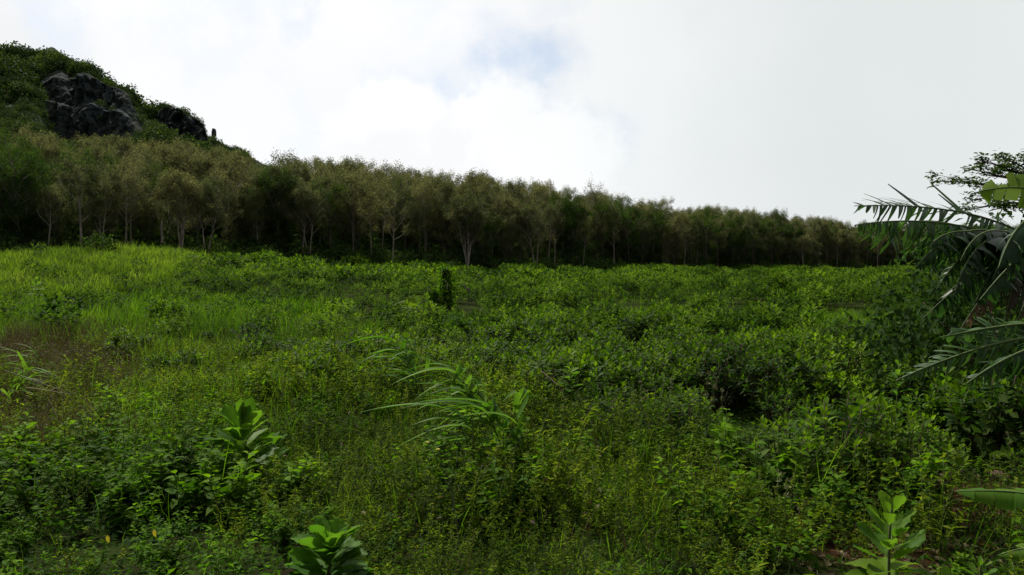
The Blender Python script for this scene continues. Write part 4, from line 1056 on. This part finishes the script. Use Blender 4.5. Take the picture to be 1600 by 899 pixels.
def build_cane():
    def clump(px, y, n, H, lean, label, tint=.5, wide=.05, nl=7):
        x = (px - 800) / FPX * y; b = A([x, y, float(ground_z(x, y))]); t = thing('cane_grass', label, 'grass clump', b)
        st, le = MB(), MB()
        for k in range(n):
            r = rng.normal(0, .10, 2); h = H * U(.7, 1.1)
            tip = A([r[0] + lean * h * U(.3, .8), r[1] + U(-.1, .1), h]); pts = bez((r[0], r[1], -.05), (r[0], r[1], h * .5), (tip[0] * .7, tip[1], h * .85), tip, 7)
            tube(st, pts, np.linspace(.007, .003, 7), 5)
            q = np.linspace(.3, 1, nl); i = np.minimum((q * 6).astype(int), 5); w = (q * 6 - i)[:, None]; P = pts[i] * (1 - w) + pts[i + 1] * w
            sgn = np.where(rng.random(nl) < .72, np.sign(lean), -np.sign(lean))
            D = nrm(np.stack([sgn * U(.15, .7, nl), U(-.4, .4, nl), np.full(nl, .9)], 1)); Hh = np.stack([np.full(nl, np.sign(lean)) * U(.4, .9, nl), U(-.35, .2, nl), U(-1.1, -.5, nl)], 1)
            blades(le, P, D, Hh, U(.45, .78, nl), U(.7, 1.2, nl) * wide, U(.7, 1.1, nl), np.clip(tint + U(-.35, .35, nl), 0, 1), 9, fold=.25)
        st.obj('stem', M['stem'], t); le.obj('blades', M['cane'], t)
    clump(668, 12.5, 5, 1.15, -.75, 'tall arching cane grass clump blown over just in front of the mossy stump', .5, .11)
    clump(775, 8.6, 5, 1.05, -.5, 'cane grass clump with pale glossy blades arching over the central weeds', .75, .10)
    clump(800, 7.2, 5, .75, -.6, 'shorter cane grass clump fanning low beneath the glossy arching one', .6, .085)
    clump(740, 10.4, 4, .85, -.6, 'thin cane grass clump between the two larger arching clumps', .4, .045)
    clump(62, 13.5, 3, .95, -.4, 'small cane grass tuft with drooping tips behind the dry brown patch', .9, .04)
    clump(10, 12.0, 3, .8, .4, 'cane grass tuft at the outer edge of the dry brown patch', .8, .038)
build_cane()

def build_spoon_plants():
    def rosette(px, y, H, n, L0, label, mat='bright', hgt_tint=.5, W=.5, upright=.75, name='spoon_leaf_plant', low=.15):
        x = (px - 800) / FPX * y; b = A([x, y, float(ground_z(x, y))]); t = thing(name, label, 'plant', b)
        st, le = MB(), MB(); pts = bez((0, 0, -.05), (0, 0, H * .4), (.01, 0, H * .7), (.02, .0, H), 8); tube(st, pts, np.linspace(.014, .007, 8), 6)
        k = np.arange(n); f = (k + .5) / n; an = k * 2.39996 + U(-.3, .3, n); z = H * (low + (1 - low) * f)
        el = .25 + upright * f ** 1.2; el = el + U(-.28, .28, n); D = nrm(np.stack([np.cos(an) * np.cos(el), np.sin(an) * np.cos(el), np.sin(el)], 1)); P = np.stack([.02 * f, 0 * f, z], 1)
        L = L0 * U(.8, 1.15, n) * (1.1 - .45 * f ** 3); N_ = nrm(A([0, 0, 1.2]) - D * .8 + rand_dir(n) * .45)
        leaves(le, P, D, N_, L, L * W, U(.1, .45, n), SPOON_F, np.clip(.1 + .6 * f + U(-.25, .25, n), 0, 1))
        st.obj('stem', M['stem'], t); le.obj('leaves', M[mat], t)
    rosette(505, 3.75, .55, 70, .21, 'bright green plant with a dense rosette of spoon shaped leaves, nearest the camera', W=.62, low=.45, upright=.95)
    rosette(372, 7.2, .82, 56, .36, 'tall plant with upright pale spoon shaped leaves above the small leaved weeds', W=.45, upright=1.1)
    rosette(420, 7.6, .55, 20, .22, 'shorter dark spoon leaved plant close beside the tall upright one', 'herb', W=.5)
    rosette(890, 11.0, .85, 26, .20, 'wide leaved bright plant standing out in front of the dark shrubs', W=.95, upright=.45, name='broad_leaf_plant')
    rosette(1128, 7.6, .62, 16, .22, 'small upright leafy plant at the corner of the shrub field', 'herb', W=.5)
    rosette(1405, 11.5, 1.0, 26, .2, 'light green leafy plant below the tip of the low banana leaf', W=.5)
    rosette(1480, 11.2, .95, 22, .2, 'light green leafy plant under the drooping young banana leaf', W=.5)
    rosette(1060, 6.4, .38, 12, .09, 'tiny yellow green seedling glowing among the dark weeds', W=.8)
    rosette(965, 14.5, 1.05, 24, .22, 'light leafy clump among darker shrubs beyond the bright wide leaved plant', W=.55)
    def sapling(px, y, H, n, L0, label):
        x = (px - 800) / FPX * y; b = A([x, y, float(ground_z(x, y))]); t = thing('sapling', label, 'sapling', b)
        st, lo, hi = MB(), MB(), MB(); pts = bez((0, 0, -.05), (.01, 0, H * .35), (-.02, 0, H * .7), (0, 0, H), 8); tube(st, pts, np.linspace(.011, .005, 8), 6)
        for k in range(n):
            f = (k + .5) / n; z = H * (.22 + .78 * f); c = pts[min(7, int(f * 7 + .5))] * A([1, 1, 0]) + A([0, 0, z])
            for q in range(4):
                an = k * .9 + q * 1.57 + U(-.3, .3); el = .1 + .75 * f ** 2 + U(-.15, .15); D = A([[math.cos(an) * math.cos(el), math.sin(an) * math.cos(el), math.sin(el)]])
                L = L0 * (1.15 - .78 * f ** 1.3) * U(.85, 1.1)
                leaves(hi if f > .62 else lo, c[None] + D * .02, D, nrm(A([[0, 0, 1.]]) + rand_dir(1) * .25), L, L * .62, .30 if f < .62 else -.1 - .2 * rng.random(), OVATE_F if f < .62 else SPOON_F, np.clip(.3 + .5 * f + U(-.15, .15), 0, 1))
        st.obj('stem', M['stem'], t); lo.obj('mature_leaves', M['shrub'], t); o = hi.obj('young_leaves', M['bright'], t); o['label'] = 'curled yellow green young leaves at the top'
    sapling(1400, 3.7, .86, 12, .26, 'young sapling with curled lime green tip leaves over large dark leaves')
    sapling(1497, 3.5, .58, 6, .19, 'shorter sapling with a yellow green tip beside the taller sapling')
    sapling(1545, 4.6, .30, 4, .12, 'small pale seedling standing on the bare red soil')
    sapling(57, 38, 1.5, 5, .45, 'lone leafy seedling standing in front of the pale grass knoll')
    # wide leaves reaching in over the soil
    for pts, W, lab in ((((1720, 830), (1650, 765), (1580, 765), (1492, 768)), .13, 'wide green arum leaf hanging over the bare red soil'), (((1740, 930), (1680, 850), (1620, 845), (1560, 868)), .11, 'wide bluish green arum leaf beside the shorter sapling')):
        g0 = at(*pts[0], 4.6); b = A([g0[0], g0[1], float(ground_z(g0[0], g0[1]))]); t = thing('arum_plant', lab, 'plant', b)
        p = [at(*q, 4.6 + .1 * i) - b for i, q in enumerate(pts)]; le, rb = MB(), MB()
        banana_leaf(le, rb, bez(*p, 40), W, tatter=0, droop=.1, curl=.35, tint=.55, sweep=.15, rr=.008, roll=.35); lo = le.obj('leaf', M['bright'], t); rb.obj('midrib', M['rib'], lo)
        st = MB(); tube(st, A([[0, 0, -.05], p[0] * .6, p[0]]), [.02, .016, .012], 6); st.obj('stalk', M['stem'], t)
build_spoon_plants()

def build_small():
    # flower stalks, seed stalks, sticks, yellow leaves, stones
    for px, py, y, lean, lab in ((668, 692, 5.6, .22, 'yellow flowered stalk leaning over the feathery weeds, the taller one'), (684, 703, 5.3, .15, 'yellow flowered stalk leaning over the feathery weeds, the shorter one')):
        tip = at(px, py, y); b = A([tip[0] + lean, y, float(ground_z(tip[0] + lean, y))]); t = thing('flower_stalk', lab, 'flower', b); q = tip - b; s, f, l = MB(), MB(), MB()
        pts = bez((0, 0, -.03), (0, 0, q[2] * .5), (q[0] * .5, 0, q[2] * .8), q, 7); tube(s, pts, np.linspace(.005, .002, 7), 4)
        n = 7; an = np.arange(n) * 6.28 / n; leaves(f, np.tile(q, (n, 1)), np.stack([np.cos(an), np.sin(an), np.full(n, .5)], 1), A([0, 0, 1.]), .018, .013, .1, OVATE, U(.2, 1, n))
        n = 12; k = rng.integers(2, 6, n); leaves(l, pts[k], rand_dir(n, 0, .8), A([0, 0, 1.]), .06, .02, .3, DIAM, U(0, 1, n))
        s.obj('stem', M['stem'], t); f.obj('petals', M['flower'], t); l.obj('leaves', M['herb'], t)
    for i, (px, py, y) in enumerate(((1000, 598, 9.5), (1010, 612, 9.2), (1050, 595, 9.6), (990, 618, 9.0), (960, 625, 8.8), (1108, 585, 9.0), (1120, 592, 8.8), (1128, 610, 8.6), (880, 610, 8.7), (1220, 740, 6.0), (1232, 752, 5.9), (100, 466, 17), (118, 462, 17), (500, 505, 15), (548, 510, 14), (700, 600, 9))):
        tip = at(px, py, y); b = A([tip[0] + U(-.1, .1), y, float(ground_z(tip[0], y))]); w = where_seed(px); t = thing('seed_stalk', f'thin weed stalk topped with pale seed heads, {w}', 'weed', b, 0, f'pale seed stalks {w}'); q = tip - b; s, f = MB(), MB()
        pts = bez((0, 0, -.03), (0, 0, q[2] * .5), (q[0] * .5, 0, q[2] * .8), q, 7); tube(s, pts, np.linspace(.005, .002, 7), 4)
        n = 40; k = rng.integers(4, 7, n); leaves(f, pts[k] + rng.normal(0, .008, (n, 3)), rand_dir(n, -.2, 1), rand_dir(n), .03, .018, .2, DIAM, U(0, 1, n))
        s.obj('stem', M['stem'], t); f.obj('seed_head', M['seed'], t)
    for a_, b_, y0, y1, lab in (((8, 580), (112, 615), 10.2, 9.2, 'longest pale dry stick lying across the dry brown patch'), ((40, 606), (118, 616), 9.8, 9.4, 'thin pale stick lying just below the longest one'), ((845, 580), (878, 606), 10.0, 9.4, 'brown dead twig slanting beside the bright wide leaved plant')):
        p, q = at(*a_, y0), at(*b_, y1); m = MB(); tube(m, bez(p * 0, (q - p) * .33 + A([0, 0, .02]), (q - p) * .66 - A([0, 0, .02]), q - p, 7), np.linspace(.007, .003, 7), 5); tube(m, A([(q - p) * .5, (q - p) * .62 + A([.05, .1, .07])]), [.006, .002], 4)
        tag(m.obj('fallen_stick', M['twig' if 'brown' in lab else 'straw'], loc=p), lab, 'stick')
    for px, py, y, lab in ((241, 827, 4.0, 'bright yellow dying leaf among the small green weeds'), (168, 836, 4.0, 'dull yellow leaf half hidden beside the bright yellow one')):
        m = MB(); leaves(m, A([[0, 0, 0]]), A([[.15, -.2, -1.]]), A([[0, -1., .2]]), .042, .024, .2, OVATE, .5); tag(m.obj('yellow_leaf', M['yellow'], loc=at(px, py, y)), lab, 'leaf')
    for i, (px, py, s, lab) in enumerate(((1480, 752, .10, 'largest rounded reddish stone at the back of the bare soil'), (1470, 764, .09, 'reddish stone in front of the largest rounded one'), (1500, 745, .08, 'dark stone beside the largest rounded one on the soil'), (1432, 800, .06, 'tan stone beside the lime tipped sapling'), (1508, 826, .05, 'small brown stone between the sapling tips'), (1560, 752, .12, 'flat dark red stone below the wide arum leaf'), (1420, 748, .05, 'small grey brown stone at the shrub foot'), (1540, 808, .05, 'small stone near the pale seedling'))):
        g = on_ground(px, py); m = rock_mesh(20 + i, s, s * .9, s * .65, 3, .35); o = m.obj('stone', M['stone'], loc=g + A([0, 0, s * .2])); o.rotation_euler = (0, 0, i); tag(o, lab, 'stone')
def where_seed(px): return 'along the shrub field edge' if px > 850 and px < 1150 else 'beside the dark weeds near the soil' if px >= 1150 else 'near the pale grass knoll' if px < 200 else 'above the tall green grass'
build_small()
